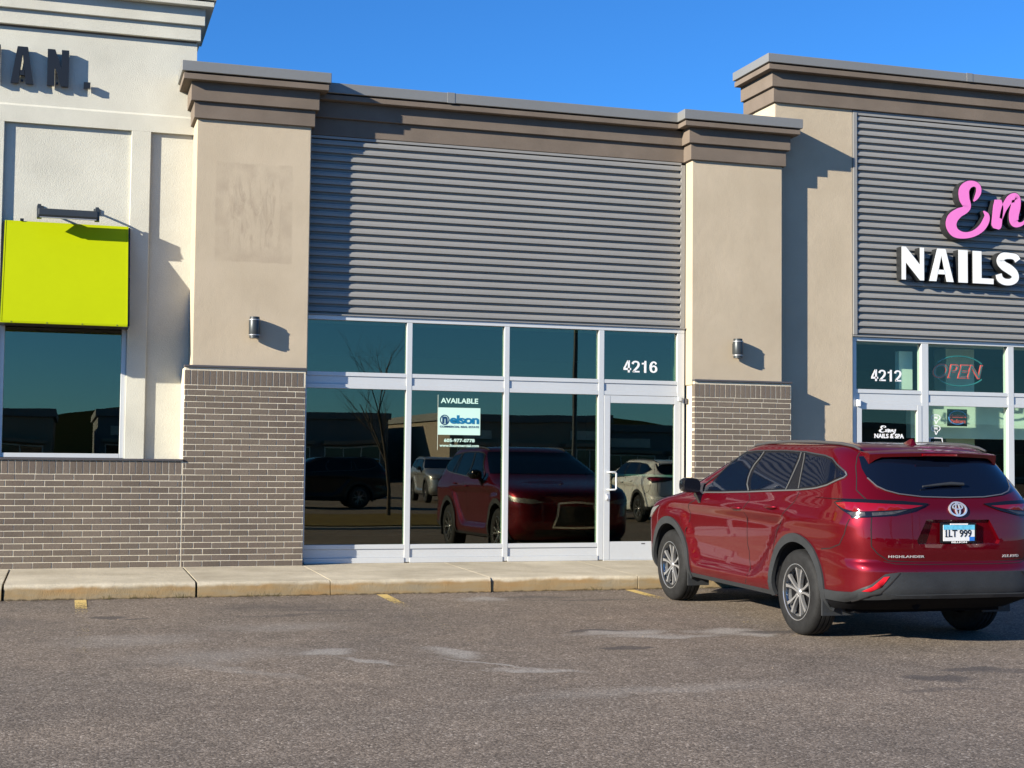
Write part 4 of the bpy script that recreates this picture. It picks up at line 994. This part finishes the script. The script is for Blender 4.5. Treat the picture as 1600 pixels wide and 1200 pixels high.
def make_car(label, cat_group, base_loc, rotz, pitch):
    t = thing('parked_suv', base_loc, label, 'car', cat_group); BASE[t] = (0, 0, 0)
    t.rotation_euler = (pitch, 0, rotz)
    body = link('body', make_body_mesh(), t)
    sm = 60
    def both(name, mb, m_, parent, smooth=sm):
        a = add(name, mb, m_, parent, smooth=smooth); b = add(name, mirror(mb), m_, parent, smooth=smooth); return a, b
    add('underbody', MB().box(-.72, .72, -.62, 3.45, .26, .50), 'under', t)
    add('exhaust_pipe', MB().tube([(.05, .3, .27), (.05, -.50, .31), (-.05, -.70, .365), (-.20, -.82, .37), (-.30, -.90, .34)], .03, 10), 'under', t, smooth=60)
    # side windows
    dlo = [(2.03, 1.195), (1.90, 1.30), (1.77, 1.405), (1.535, 1.575), (1.42, 1.612), (1.155, 1.628), (.6, 1.634), (.19, 1.626), (-.19, 1.598), (-.32, 1.572), (-.42, 1.525), (-.57, 1.462), (-.60, 1.440), (-.585, 1.415), (-.40, 1.350), (-.28, 1.326), (.10, 1.290), (.4, 1.275), (1.02, 1.240), (1.6, 1.213)]
    W1, W2 = both('window_surround', patch([('u', a, z) for a, z in dlo], .004), 'gloss_black', t)
    win = [[(1.93, 1.225), (1.80, 1.33), (1.535, 1.555), (1.42, 1.592), (1.155, 1.608), (1.06, 1.610), (1.075, 1.255), (1.6, 1.228)],
           [(.97, 1.612), (.6, 1.616), (.315, 1.612), (.305, 1.295), (.4, 1.29), (.98, 1.26)],
           [(.17, 1.608), (-.17, 1.584), (-.31, 1.560), (-.405, 1.515), (-.55, 1.452), (-.57, 1.438), (-.38, 1.364), (-.26, 1.342), (.10, 1.308), (.05, 1.308), (.06, 1.32)]]
    win[2] = [(.17, 1.608), (-.17, 1.584), (-.31, 1.560), (-.405, 1.515), (-.55, 1.452), (-.57, 1.438), (-.38, 1.364), (-.26, 1.342), (.05, 1.312)]
    for w_ in win:
        mb = patch([('u', a, z) for a, z in w_], .007, .005)
        add('glass', mb, 'car_glass', W1, smooth=sm); add('glass', mirror(mb), 'car_glass', W2, smooth=sm)
    for path, wd in (([(1.02, 1.245), (1.01, 1.624)], .016), ([(.29, 1.283), (.27, 1.624)], .014), ([(.06, 1.300), (.20, 1.618)], .010)):
        mb = strip([('u', a, z) for a, z in path], wd, .012); add('pillar_trim', mb, 'trim', W1); add('pillar_trim', mirror(mb), 'trim', W2)
    both('belt_trim', strip([('u', a, z) for a, z in [(2.02, 1.193), (1.6, 1.208), (1.02, 1.235), (.4, 1.270), (.10, 1.285), (-.28, 1.321), (-.41, 1.346), (-.60, 1.418), (-.612, 1.440), (-.575, 1.468)]], .013, .010, .012), 'trim', t)
    both('upper_window_trim', strip([('u', a, z) for a, z in [(-.575, 1.468), (-.425, 1.530), (-.325, 1.578), (-.19, 1.603), (.19, 1.631), (.6, 1.639), (1.155, 1.633), (1.42, 1.617), (1.54, 1.580), (1.78, 1.408), (2.03, 1.198)]], .012, .009, .010), 'plastic', t)
    # windshield, rear glass
    add('windshield', patch([('s', 2.28, 1.28), ('s', 3.0, 1.28), ('s', -2.999, 1.28)][:2]+[('s', 3.0, 1.63), ('s', 2.42, 1.63)], .005), 'car_glass', t, smooth=sm)
    add('windshield', mirror(patch([('s', 2.28, 1.28), ('s', 3.0, 1.28), ('s', 3.0, 1.63), ('s', 2.42, 1.63)], .005)), 'car_glass', t, smooth=sm)
    rg = [(0, 1.262), (.30, 1.268), (.50, 1.290), (.60, 1.318), (.655, 1.352), (.690, 1.42), (.690, 1.50), (.660, 1.60), (.3, 1.618), (0, 1.62)]
    rp = fit_v(rg)+[('v', -v, z) for v, z in reversed(rg[1:-1])]
    g = add('rear_glass', patch(rp, .006), 'car_glass', t, smooth=sm)
    add('wiper', MB().tube([loc(S(s_of('v', v, z), z)+Sn(s_of('v', v, z), z)*.03) for v, z in ((.27, 1.338), (.12, 1.352), (-.02, 1.362), (-.14, 1.358))], [.008, .012, .017, .014], 8), 'plastic', g, smooth=60)
    for sg in (1, -1): add('glass_edge', strip([('v', sg*v, z) for v, z in rg[:6]], .010, .010), 'trim', g)
    # spoiler
    sp_ = MB(); vs = np.linspace(-.63, .63, 25); prof_n = 6
    for v in vs:
        k = abs(v)/.63; drop = sstep((k-.86)/.14)
        ub = -.80+.09*k*k; zt_ = 1.648-.018*k*k
        sp_.v += [loc((u, v, z)) for u, z in ((-.22, 1.716-.05*k*k), (-.45, 1.692-.036*k*k), (ub+.03, zt_+.006), (ub, zt_-.006), (ub+.012, zt_-.036-.055*drop), (-.60, 1.600-.07*drop))]
    for i in range(len(vs)-1):
        for j in range(prof_n):
            j2 = (j+1) % prof_n; sp_.f.append((i*prof_n+j, i*prof_n+j2, (i+1)*prof_n+j2, (i+1)*prof_n+j))
    sp_.f.append(tuple(range(prof_n))); sp_.f.append(tuple((len(vs)-1)*prof_n+j for j in reversed(range(prof_n))))
    spo = add('spoiler', sp_, 'red_paint', t, smooth=40)
    add('brake_light', bx(-.17, .17, -.806, -.79, 1.618, 1.632), 'red_lens', spo)
    # roof rails, antenna
    for sg in (1, -1):
        add('roof_rail', MB().tube([(-sg*v, u, z) for u, v, z in ((1.46, .650, 1.662), (1.36, .658, 1.690), (1.10, .660, 1.712), (.7, .660, 1.726), (.2, .655, 1.728), (-.25, .640, 1.714), (-.46, .630, 1.690), (-.56, .63, 1.664))], [.010, .014, .015, .015, .015, .015, .013, .009], 10), 'rail', t, smooth=60)
    fn = MB(); fn.v = [(0, -.20, 1.708), (-.035, -.24, 1.706), (.035, -.24, 1.706), (-.040, -.40, 1.700), (.040, -.40, 1.700), (0, -.30, 1.748), (0, -.34, 1.762), (0, -.385, 1.764), (0, -.42, 1.69)]
    fn.f = [(0, 1, 5), (0, 5, 2), (1, 3, 6, 5), (5, 6, 4, 2), (3, 7, 6), (6, 7, 4), (3, 8, 7), (7, 8, 4)]
    add('roof_antenna', fn, 'red_paint', t, smooth=60)
    # lamps
    lamp_out = [('u', -.625, 1.206), ('u', -.66, 1.222), ('u', -.76, 1.232), ('v', .92, 1.236), ('v', .80, 1.242), ('v', .50, 1.232), ('v', .27, 1.212), ('v', .33, 1.186), ('v', .42, 1.155), ('v', .60, 1.118), ('v', .80, 1.100), ('v', .893, 1.086), ('u', -.86, 1.108), ('u', -.76, 1.148), ('u', -.67, 1.184)]
    L1, L2 = both('tail_lamp', patch(lamp_out, .012, .02), 'gloss_black', t)
    red = [('u', -.655, 1.202), ('u', -.76, 1.212), ('v', .90, 1.212), ('v', .80, 1.210), ('v', .55, 1.202), ('v', .33, 1.194), ('v', .45, 1.172), ('v', .60, 1.158), ('v', .80, 1.146), ('u', -.88, 1.138), ('u', -.77, 1.160), ('u', -.69, 1.186)]
    cl = [('v', .905, 1.130), ('v', .86, 1.138), ('v', .815, 1.138), ('v', .812, 1.108), ('v', .885, 1.100)]
    cl2 = [('v', .770, 1.136), ('v', .60, 1.150), ('v', .47, 1.164), ('v', .60, 1.128), ('v', .770, 1.110)]
    for nm, pl, m_ in (('red_lens', red, 'red_lens'), ('clear_lens', cl, 'smoke_lens'), ('clear_lens', cl2, 'smoke_lens')):
        mb = patch(pl, .016, .006); add(nm, mb, m_, L1, smooth=sm); add(nm, mirror(mb), m_, L2, smooth=sm)
    hl = [('u', 3.10, 1.015), ('u', 3.35, .975), ('u', 3.52, .93), ('s', 2.62, .90), ('s', 2.72, .86), ('s', 2.60, .835), ('u', 3.45, .87), ('u', 3.25, .945)]
    both('headlamp', patch(hl, .010, .02), 'clear_lens', t)
    gr = [('s', 2.86, .80), ('s', 3.0, .80), ('s', 3.0, .52), ('s', 2.80, .52), ('s', 2.83, .66)]
    both('grille', patch(gr, .008, .02), 'gloss_black', t)
    both('grille_trim', strip([('s', 2.999, .86), ('s', 2.84, .84), ('s', 2.82, .66), ('s', 2.78, .50), ('s', 2.999, .49)], .030, .016), 'chrome', t)
    both('front_bumper_trim', patch([('s', 2.62, .46), ('s', 3.0, .46), ('s', 3.0, .36), ('s', 2.62, .36)], .010, .02), 'plastic', t)
    # rear bumper cladding
    cl = [('v', 0, .652), ('v', .58, .652), ('v', .70, .636), ('v', .80, .545), ('v', .90, .472), ('u', -.70, .462), ('u', -.50, .462), ('u', -.50, .385), ('u', -.75, .385), ('v', .85, .420), ('v', .5, .440), ('v', 0, .440)]
    both('bumper_underside', patch([('v', 0, .455), ('v', .80, .455), ('u', -.50, .40), ('u', -.50, .305), ('s', .8, .305), ('v', 0, .305)], .006, .02), 'under', t)
    both('bumper_cladding', patch(cl, .016, .03), 'plastic', t)
    both('bumper_lower_lip', patch([('v', 0, .472), ('v', .60, .470), ('v', .70, .48), ('v', .66, .45), ('v', 0, .446)], .026, .03), 'plastic', t)
    both('bumper_reflector', patch([('v', .672, .618), ('v', .715, .612), ('v', .79, .53), ('v', .85, .488), ('v', .80, .488), ('v', .73, .53)], .022, .012), 'reflector', t)
    both('cladding_seam', strip([('v', .585, .648), ('v', .66, .56), ('v', .735, .478), ('v', .80, .462), ('v', .865, .40)], .008, .019), 'seam', t)
    for uc, a0, a1 in ((0, -.16, math.pi+.20), (WB, -.16, math.pi+.20)):
        both('arch_cladding', patch(arc_ring(uc, ARCH-.006, ARCH+.070, a0, a1), .017, .035, ds=.03), 'plastic', t)
    both('sill_trim', patch([('u', .52, .345), ('u', 2.33, .345), ('u', 2.33, .305), ('u', .52, .305)], .006, .02), 'plastic', t)
    # panel gaps
    seams = [[('u', 2.40, .36), ('u', 2.43, .62), ('u', 2.36, .95), ('u', 2.20, 1.10), ('u', 2.08, 1.185)], [('u', 1.04, .36), ('u', 1.02, .60), ('u', 1.015, 1.0), ('u', 1.02, 1.225)],
             [('u', .60, .38), ('u', .44, .72), ('u', .28, 1.0), ('u', .12, 1.14), ('u', .04, 1.275)],
             [('v', .775, 1.100), ('v', .785, .95), ('v', .785, .86), ('v', .74, .80), ('v', .65, .742), ('v', .40, .732), ('v', 0, .730)],
             [('v', .775, 1.245), ('v', .80, 1.32), ('v', .755, 1.42), ('v', .715, 1.52), ('v', .67, 1.60), ('v', .60, 1.66)],
             [('u', -.45, .80), ('u', -.60, .815), ('u', -.75, .86), ('v', .93, .95), ('v', .905, 1.08)], [('v', .775, 1.10), ('v', .775, 1.24)]]
    for sm_ in seams: both('panel_gap', strip(sm_, .009, .0012, .004), 'seam', t)
    both('bumper_ledge', strip([('v', 0, .712), ('v', .40, .712), ('v', .60, .716), ('v', .69, .735)], .007, .002, .004), 'seam', t)
    # handles, mirrors
    for u, z in ((1.18, 1.075), (.46, 1.118)):
        p = S(s_of('u', u, z), z)
        hd = MB(); seg = 10
        hd.tube([loc(p+np.array((a, b, c))) for a, b, c in ((.10, -.004, -.004), (.085, .026, -.002), (.03, .036, 0), (-.03, .036, .002), (-.085, .026, .003), (-.10, -.004, .004))], [.010, .014, .015, .015, .014, .010], 8)
        both('door_handle', hd, 'red_paint', t)
    mr_ = MB(); ring_n = 16; secs = [(2.19, .55, .60), (2.16, .82, .86), (2.10, .98, .99), (2.02, 1, 1), (2.00, .93, .90)]
    for u, kx, kz in secs:
        for i in range(ring_n):
            a = 2*math.pi*i/ring_n; c, s_ = math.cos(a), math.sin(a); e = .62
            mr_.v.append(loc((u, 1.065+.098*kx*math.copysign(abs(c)**e, c)+.0, 1.268+.079*kz*math.copysign(abs(s_)**e, s_)-.012*(-c if c < 0 else 0))))
    for i in range(len(secs)-1):
        for j in range(ring_n): mr_.f.append((i*ring_n+j, i*ring_n+(j+1) % ring_n, (i+1)*ring_n+(j+1) % ring_n, (i+1)*ring_n+j))
    mr_.f.append(tuple(range(ring_n))); mr_.f.append(tuple((len(secs)-1)*ring_n+j for j in reversed(range(ring_n))))
    m1, m2 = both('door_mirror', mr_, 'gloss_black', t, 50)
    arm = MB().prism_y([(-1.02, 1.20), (-.965, 1.21), (-.90, 1.135), (-.90, 1.085), (-.955, 1.075)], 2.03, 2.10)
    add('mirror_arm', arm, 'gloss_black', m1, bevel=.008); add('mirror_arm', mirror(arm), 'gloss_black', m2, bevel=.008)
    # rear badges and plate
    em = [(0, 1.168, .080, .053, .013), (0, 1.186, .047, .019, .010), (0, 1.170, .019, .046, .010)]
    for v0, z0, a_, b_, wd in em:
        add('emblem', strip([('v', v0+a_*math.cos(x)+1e-6, z0+b_*math.sin(x)) for x in np.linspace(0, 2*math.pi, 29)[:-1]], wd, .016, .018, True, 1), 'chrome', t, smooth=50)
    def badge(s, v0, v1, z0, z1):
        V, F, wd = text2d(s, .025, 0, 1.12); mb = MB()
        def pl(x, y, d):
            z = z0+y*(z1-z0); ss = s_of('v', v0+(v1-v0)*x/wd, z); return loc(S(ss, z)+Sn(ss, z)*(.005-d))
        add('badge', solid2d(mb, V, F, pl, .005), 'chrome', t)
    badge('HIGHLANDER', .655, .335, .768, .788); badge('XLE AWD', -.425, -.60, .765, .787)
    yp = -1.062
    pf = add('plate_frame', MB().box(-.172, .172, yp-.020, yp+.004, .884, 1.058), 'gloss_black', t, bevel=.006)
    add('plate', bx(-.152, .152, yp-.024, yp-.0205, .905, 1.040), 'plate_white', pf)
    add('plate_sky', bx(-.152, .152, yp-.0255, yp-.0245, 1.000, 1.040), 'plate_sky', pf)
    add('plate_sticker', bx(.100, .150, yp-.0258, yp-.0245, .906, .940), 'plate_blue', pf)
    def ptext(nm, s, x0, x1, z0, z1, m_, bold):
        V, F, wd = text2d(s, bold); mb = MB(); solid2d(mb, V, F, lambda x, y, d: (x0+x/wd*(x1-x0), yp-.027+d, z0+y*(z1-z0)), .001); add(nm, mb, m_, pf)
    ptext('plate_characters', '1LT 999', -.132, .118, .938, 1.000, 'print_black', .012)
    add('plate_characters', MB().box(-.136, -.108, yp-.027, yp-.026, .938, .944).box(-.134, -.124, yp-.027, yp-.026, .985, .992), 'print_black', pf)
    ptext('frame_lettering', 'BILLION', -.075, .075, .888, .902, 'plate_white', .04)
    add('frame_strip', bx(-.085, .085, yp-.0275, yp-.021, 1.040, 1.052), 'plate_white', pf)
    # wheels
    wheels = []
    prof = [(.215, -.105), (.250, -.112), (.300, -.118), (.345, -.114), (.366, -.100), (.376, -.085)]
    for x in (-.048, 0.0, .048): prof += [(.381, x-.020), (.372, x-.006), (.372, x+.006)] if x < .04 else [(.381, x-.020)]
    prof = [(.215, -.105), (.252, -.113), (.262, -.116), (.300, -.119), (.345, -.114), (.366, -.100), (.376, -.084), (.3805, -.062), (.3805, -.050), (.371, -.047), (.371, -.038), (.381, -.035), (.381, -.006), (.371, -.003), (.371, .003), (.381, .006), (.381, .035), (.371, .038), (.371, .047), (.3805, .050), (.376, .084), (.366, .100), (.345, .114), (.300, .119), (.25, .112), (.215, .105)]
    tyre_me = MB().lathe(prof, axis='x', seg=56).mesh('tyre', 'tyre', smooth=32)
    rimp = [(.20, .10), (.238, .10), (.238, .0), (.238, -.085), (.248, -.106), (.256, -.112), (.256, -.104), (.246, -.098), (.232, -.080), (.226, -.02), (.226, .09), (.0, .09)]
    rim_me = MB().lathe([(.253, -.116), (.247, -.117), (.240, -.104), (.230, -.08), (.226, .02)], axis='x', seg=48).mesh('rim', 'alloy', smooth=40)
    bar_me = MB().lathe([(.226, .02), (.222, -.045), (.05, -.040), (0, -.040)], axis='x', seg=40).mesh('rim_barrel', 'alloy_dark', smooth=40)
    spk = MB()
    def spoke(a, side):
        # one leg of a split spoke: narrow at the hub, flaring to the rim
        pts = [(.035, -.010, .012), (.080, .004, .022), (.14, .012, .036), (.19, .010, .050), (.236, .004, .062)]
        A = []; B = []
        for r, lo_, hi_ in [(.030, .000, .022), (.075, .005, .023), (.12, .013, .032), (.17, .026, .050), (.21, .037, .070), (.240, .040, .086)]:
            A.append((r, side*lo_)); B.append((r, side*hi_))
        loop = A+B[::-1]; n = len(spk.v)
        dep = lambda r: -.086-.022*(r/.238)
        for d in (0, .030):
            for r, o_ in loop:
                c, s_ = math.cos(a), math.sin(a); y = r*c-o_*s_; z = r*s_+o_*c; spk.v.append((dep(r)+d, y, z))
        k = len(loop); h = k//2
        for i in range(h-1): spk.f += [(n+i, n+i+1, n+k-2-i, n+k-1-i), (n+k+k-1-i, n+k+k-2-i, n+k+i+1, n+k+i)]
        for i in range(k): j = (i+1) % k; spk.f.append((n+i, n+k+i, n+k+j, n+j))
    for q in range(5):
        for sd_ in (-1, 1): spoke(2*math.pi*q/5+math.pi/2+.12, sd_)
    spk_me = spk.mesh('spokes', 'alloy')
    cap_me = MB().lathe([(0, -.098), (.028, -.097), (.036, -.090), (.044, -.082), (.046, -.05)], axis='x', seg=24).mesh('hub_cap', 'alloy', smooth=40)
    for uc in (0, WB):
        for sg in (1, -1):
            wo = link('wheel', tyre_me, t); wo.location = (-sg*.828, uc, HUBZ); wo.rotation_euler = (0, 0, 0 if sg == 1 else math.pi)
            for nm, me in (('rim', rim_me), ('rim_barrel', bar_me), ('spokes', spk_me), ('hub_cap', cap_me)): link(nm, me, wo)
    fl_ = MB().box(-.945, -.66, -.475, -.455, .225, .42); fl2 = MB().box(-.94, -.70, 2.37, 2.39, .205, .40)
    both('mud_flap', fl_, 'plastic', t, 0); both('mud_flap', fl2, 'plastic', t, 0)
    lin = MB()
    return t
PITCH = SLOPE
suv = make_car('red SUV parked nose in beside the brick pier, rear plate facing out', None, (7.21, 11.60, gz(11.60)), R(-.25), PITCH)
def copy_tree(o, parent=None, swap=None):
    c = o.copy(); COL.objects.link(c); c.parent = parent
    if swap and c.type == 'MESH' and any(s_.material and s_.material.name == 'ruby_red_car_paint' for s_ in c.material_slots):
        for s_ in c.material_slots:
            if s_.material and s_.material.name == 'ruby_red_car_paint':
                s_.link = 'OBJECT'; s_.material = M[swap]
    for ch in list(o.children): copy_tree(ch, c, swap)
    return c
for x, y, rz, sw_, lb in ((15.9, -1.2, math.pi, 'white_car', 'white SUV mirrored in the glass door, rear towards the shops'), (9.4, -13.0, math.pi/2, 'black_car', 'dark SUV mirrored broadside low in the shop window'),
                          (14.5, -22.0, 0.05, 'silver_car', 'silver SUV mirrored far off behind the leasing board'), (9.0, -27.0, .1, 'white_car', 'small distant white SUV mirrored at the window edge')):
    c = copy_tree(suv, None, sw_); c.location = (x, y, gz(y)); c.rotation_euler = (0, 0, rz); c['label'] = lb; c['group'] = 'cars across the lot'

# ------------------------------------------------------------------ across the lot: what the shop glass mirrors
isl = MB(); ring = [(5.2+.9*math.cos(a)+(5.4 if math.cos(a) > 0 else 0), -.5+3.6*math.sin(a)) for a in np.linspace(0, 2*math.pi, 41)[:-1]]
zi = -.09
isl.v = [(x, y, -.3) for x, y in ring]+[(x, y, zi) for x, y in ring]; isl.f = [(i, (i+1) % 40, 40+(i+1) % 40, 40+i) for i in range(40)]+[tuple(40+i for i in range(40))]
tag(add('traffic_island', isl, 'concrete_far', bevel=.03), kind='structure')
ins = [(7.9+(x-7.9)*.955, -.5+(y+.5)*.94) for x, y in ring]
gi = MB(); gi.v = [(x, y, -.2) for x, y in ins]+[(x, y, zi+.03) for x, y in ins]; gi.f = [(i, (i+1) % 40, 40+(i+1) % 40, 40+i) for i in range(40)]+[tuple(40+i for i in range(40))]
tag(add('grass', gi, 'grass'), 'dry brown winter grass on the island mirrored in the window', 'grass', kind='stuff')
def tree(x, y, z, h, lean, label, seed, r0=.06, multi=1):
    rnd = random.Random(seed)
    t = thing('bare_tree', (x, y, z), label, 'tree')
    tr = MB(); br = MB()
    def grow(p, d, L, r, lv, mb):
        q = p; pts = [p]; rr = [r]; n = 4
        for i in range(n):
            d = (d+Vector((rnd.uniform(-.14, .14), rnd.uniform(-.14, .14), rnd.uniform(0, .10)))).normalized(); q = q+d*L/n; pts.append(q); rr.append(r*(1-.5*(i+1)/n))
        mb.tube(pts, rr, 6 if lv else 9, False)
        if lv < 4:
            for k in range(3 if lv else 7):
                i = rnd.randint(2, n) if lv else rnd.randint(2, n); a = rnd.uniform(0, 2*math.pi)
                nd = (d+Vector((math.cos(a), math.sin(a), .25))*rnd.uniform(.55, .9)).normalized()
                grow(pts[i], nd, L*rnd.uniform(.45, .7), rr[i]*.6, lv+1, br)
    for k in range(multi): grow(Vector((x+rnd.uniform(-.15, .15)*(multi > 1), y, z)), Vector((lean+rnd.uniform(-.2, .2)*(multi > 1), 0, 1)).normalized(), h*.55, r0, 0 if multi == 1 else 1, tr)
    add('trunk', tr, 'bark', t, smooth=60); add('crown', br, 'bark', t, smooth=60)
tree(8.35, -2.7, zi, 5.2, .05, 'slim bare winter tree mirrored in the left shop window', 3)
tree(-2.6, 3.4, gz(3.4), 3.2, -.1, 'bare twiggy shrub mirrored in the restaurant window', 11, .02, 6)
def pole(x, y, h, label, lean=0):
    z = gz(y); t = thing('lamp_post', (x, y, z), label, 'lamp post', 'parking lot lamp posts')
    add('base', MB().lathe([(0, z), (.30, z), (.30, z+.7), (.27, z+.75), (0, z+.75)], (x, y, 0), seg=24), 'concrete_far', t, smooth=40)
    add('shaft', MB().tube([(x, y, z+.75), (x+lean, y, z+h)], [.085, .06], 10), 'dark_lamp', t, smooth=60)
    add('lamp_head', MB().box(x+lean-.9, x+lean-.25, y-.17, y+.17, z+h-.06, z+h+.06).box(x+lean-.26, x+lean, y-.04, y+.04, z+h-.03, z+h+.03), 'dark_lamp', t, bevel=.02)
pole(15.9, -9.0, 9.5, 'dark lamp post mirrored beside the glass door'); pole(31.0, -34.0, 9.0, 'pale thin lamp post mirrored in the glass door')
def block(x0, x1, y1, dep, h, wall, label, nb, par=.5, pitch_roof=0):
    t = thing('far_shop_building', ((x0+x1)/2, y1, -.21), label, 'building', 'shops across the parking lot')
    y0 = y1-dep; z0 = -.21
    add('wall', bx(x0, x1, y0, y1, z0, h), wall, t)
    add('parapet', bx(x0-.2, x1+.2, y0-.2, y1+.25, h, h+par), 'far_wall2', t, bevel=.03)
    bw_ = (x1-x0)/nb
    for i in range(nb):
        a = x0+i*bw_+.5; b = x0+(i+1)*bw_-.5
        wi = add('window', bx(a, b, y1, y1+.06, .2, h*.55), 'alu', t)
        for k in range(3):
            c0 = a+.08+(b-a-.08)/3*k; add('pane', bx(c0, c0+(b-a-.08)/3-.08, y1+.03, y1+.075, .3, h*.55-.1), 'far_glass', wi)
        add('canopy', bx(a-.2, b+.2, y1, y1+.9, h*.58, h*.58+.25), 'far_wall', t, bevel=.02)
        if i % 2 == 0: add('sign_band', bx(a+.4, b-.4, y1+.0, y1+.12, h*.70, h*.70+.6), 'white_stucco', t)
    return t
block(-22, -1, -62, 20, 3.9, 'far_wall', 'low tan shop row mirrored in the restaurant window', 4)
block(2, 22, -66, 22, 4.1, 'far_wall2', 'grey shop row mirrored in the left shop window', 4)
block(24.5, 36, -58, 20, 4.0, 'far_wall', 'tan shop mirrored behind the leasing board', 3)
block(36.5, 52, -62, 20, 3.5, 'far_wall2', 'dark low shop mirrored in the glass door', 3)
block(55, 80, -70, 20, 4.3, 'far_wall', 'wide tan shop row furthest along the mirrored lot', 4)
hl_ = MB(); hx = np.linspace(-320, 320, 65)
for x in hx: hl_.v += [(x, -330, -1), (x, -330, 9+4*math.sin(x*.021)+3*math.sin(x*.047+1)), (x, -400, -1)]
for i in range(64): hl_.f += [(i*3, i*3+1, i*3+4, i*3+3), (i*3+1, i*3+2, i*3+5, i*3+4)]
tag(add('hills', hl_, 'grass', smooth=60), kind='structure')

# weeds in the crack at the foot of the kerb
wd_ = MB(); rnd = random.Random(5)
for cx0 in (.72, .85, 1.18, 1.9, 2.05, 2.18, 5.75, 5.85, 1.45, .45):
    for k in range(rnd.randint(5, 11)):
        x = cx0+rnd.uniform(-.07, .07); y = 15.535+rnd.uniform(-.012, .004); h = rnd.uniform(.015, .065); a = rnd.uniform(-1, 1)*.05; b = -rnd.uniform(0, .03); w__ = .0025
        n = len(wd_.v); wd_.v += [(x-w__, y, .0), (x+w__, y, .0), (x+a*.6+w__*.6, y+b*.6, h*.7), (x+a*.6-w__*.6, y+b*.6, h*.7), (x+a, y+b, h)]
        wd_.f += [(n, n+1, n+2, n+3), (n+3, n+2, n+4)]
tag(add('weeds', wd_, 'weed'), 'small dry weeds along the foot of the kerb', 'weeds', kind='stuff')

# grit and leaf crumbs swept against the kerb
gr_ = MB(); rnd = random.Random(9)
for k in range(420):
    x = rnd.uniform(-1.2, 6.9) if k < 330 else rnd.uniform(-1.0, 7.5); y = YK-.004-abs(rnd.gauss(0, .06)) if k < 330 else rnd.uniform(9.5, 15.4)
    r_ = rnd.uniform(.003, .011); z = gz(y); a = rnd.uniform(0, 6.28); n = len(gr_.v)
    gr_.v += [(x+r_*math.cos(a+q*2.09)*rnd.uniform(.7, 1.4), y+r_*math.sin(a+q*2.09), z-.001) for q in range(3)]+[(x, y, z+r_*rnd.uniform(.5, 1.1))]
    gr_.f += [(n, n+1, n+3), (n+1, n+2, n+3), (n+2, n, n+3)]
tag(add('gravel', gr_, 'grit'), 'loose grit and crumbs in the gutter along the kerb', 'gravel', kind='stuff')
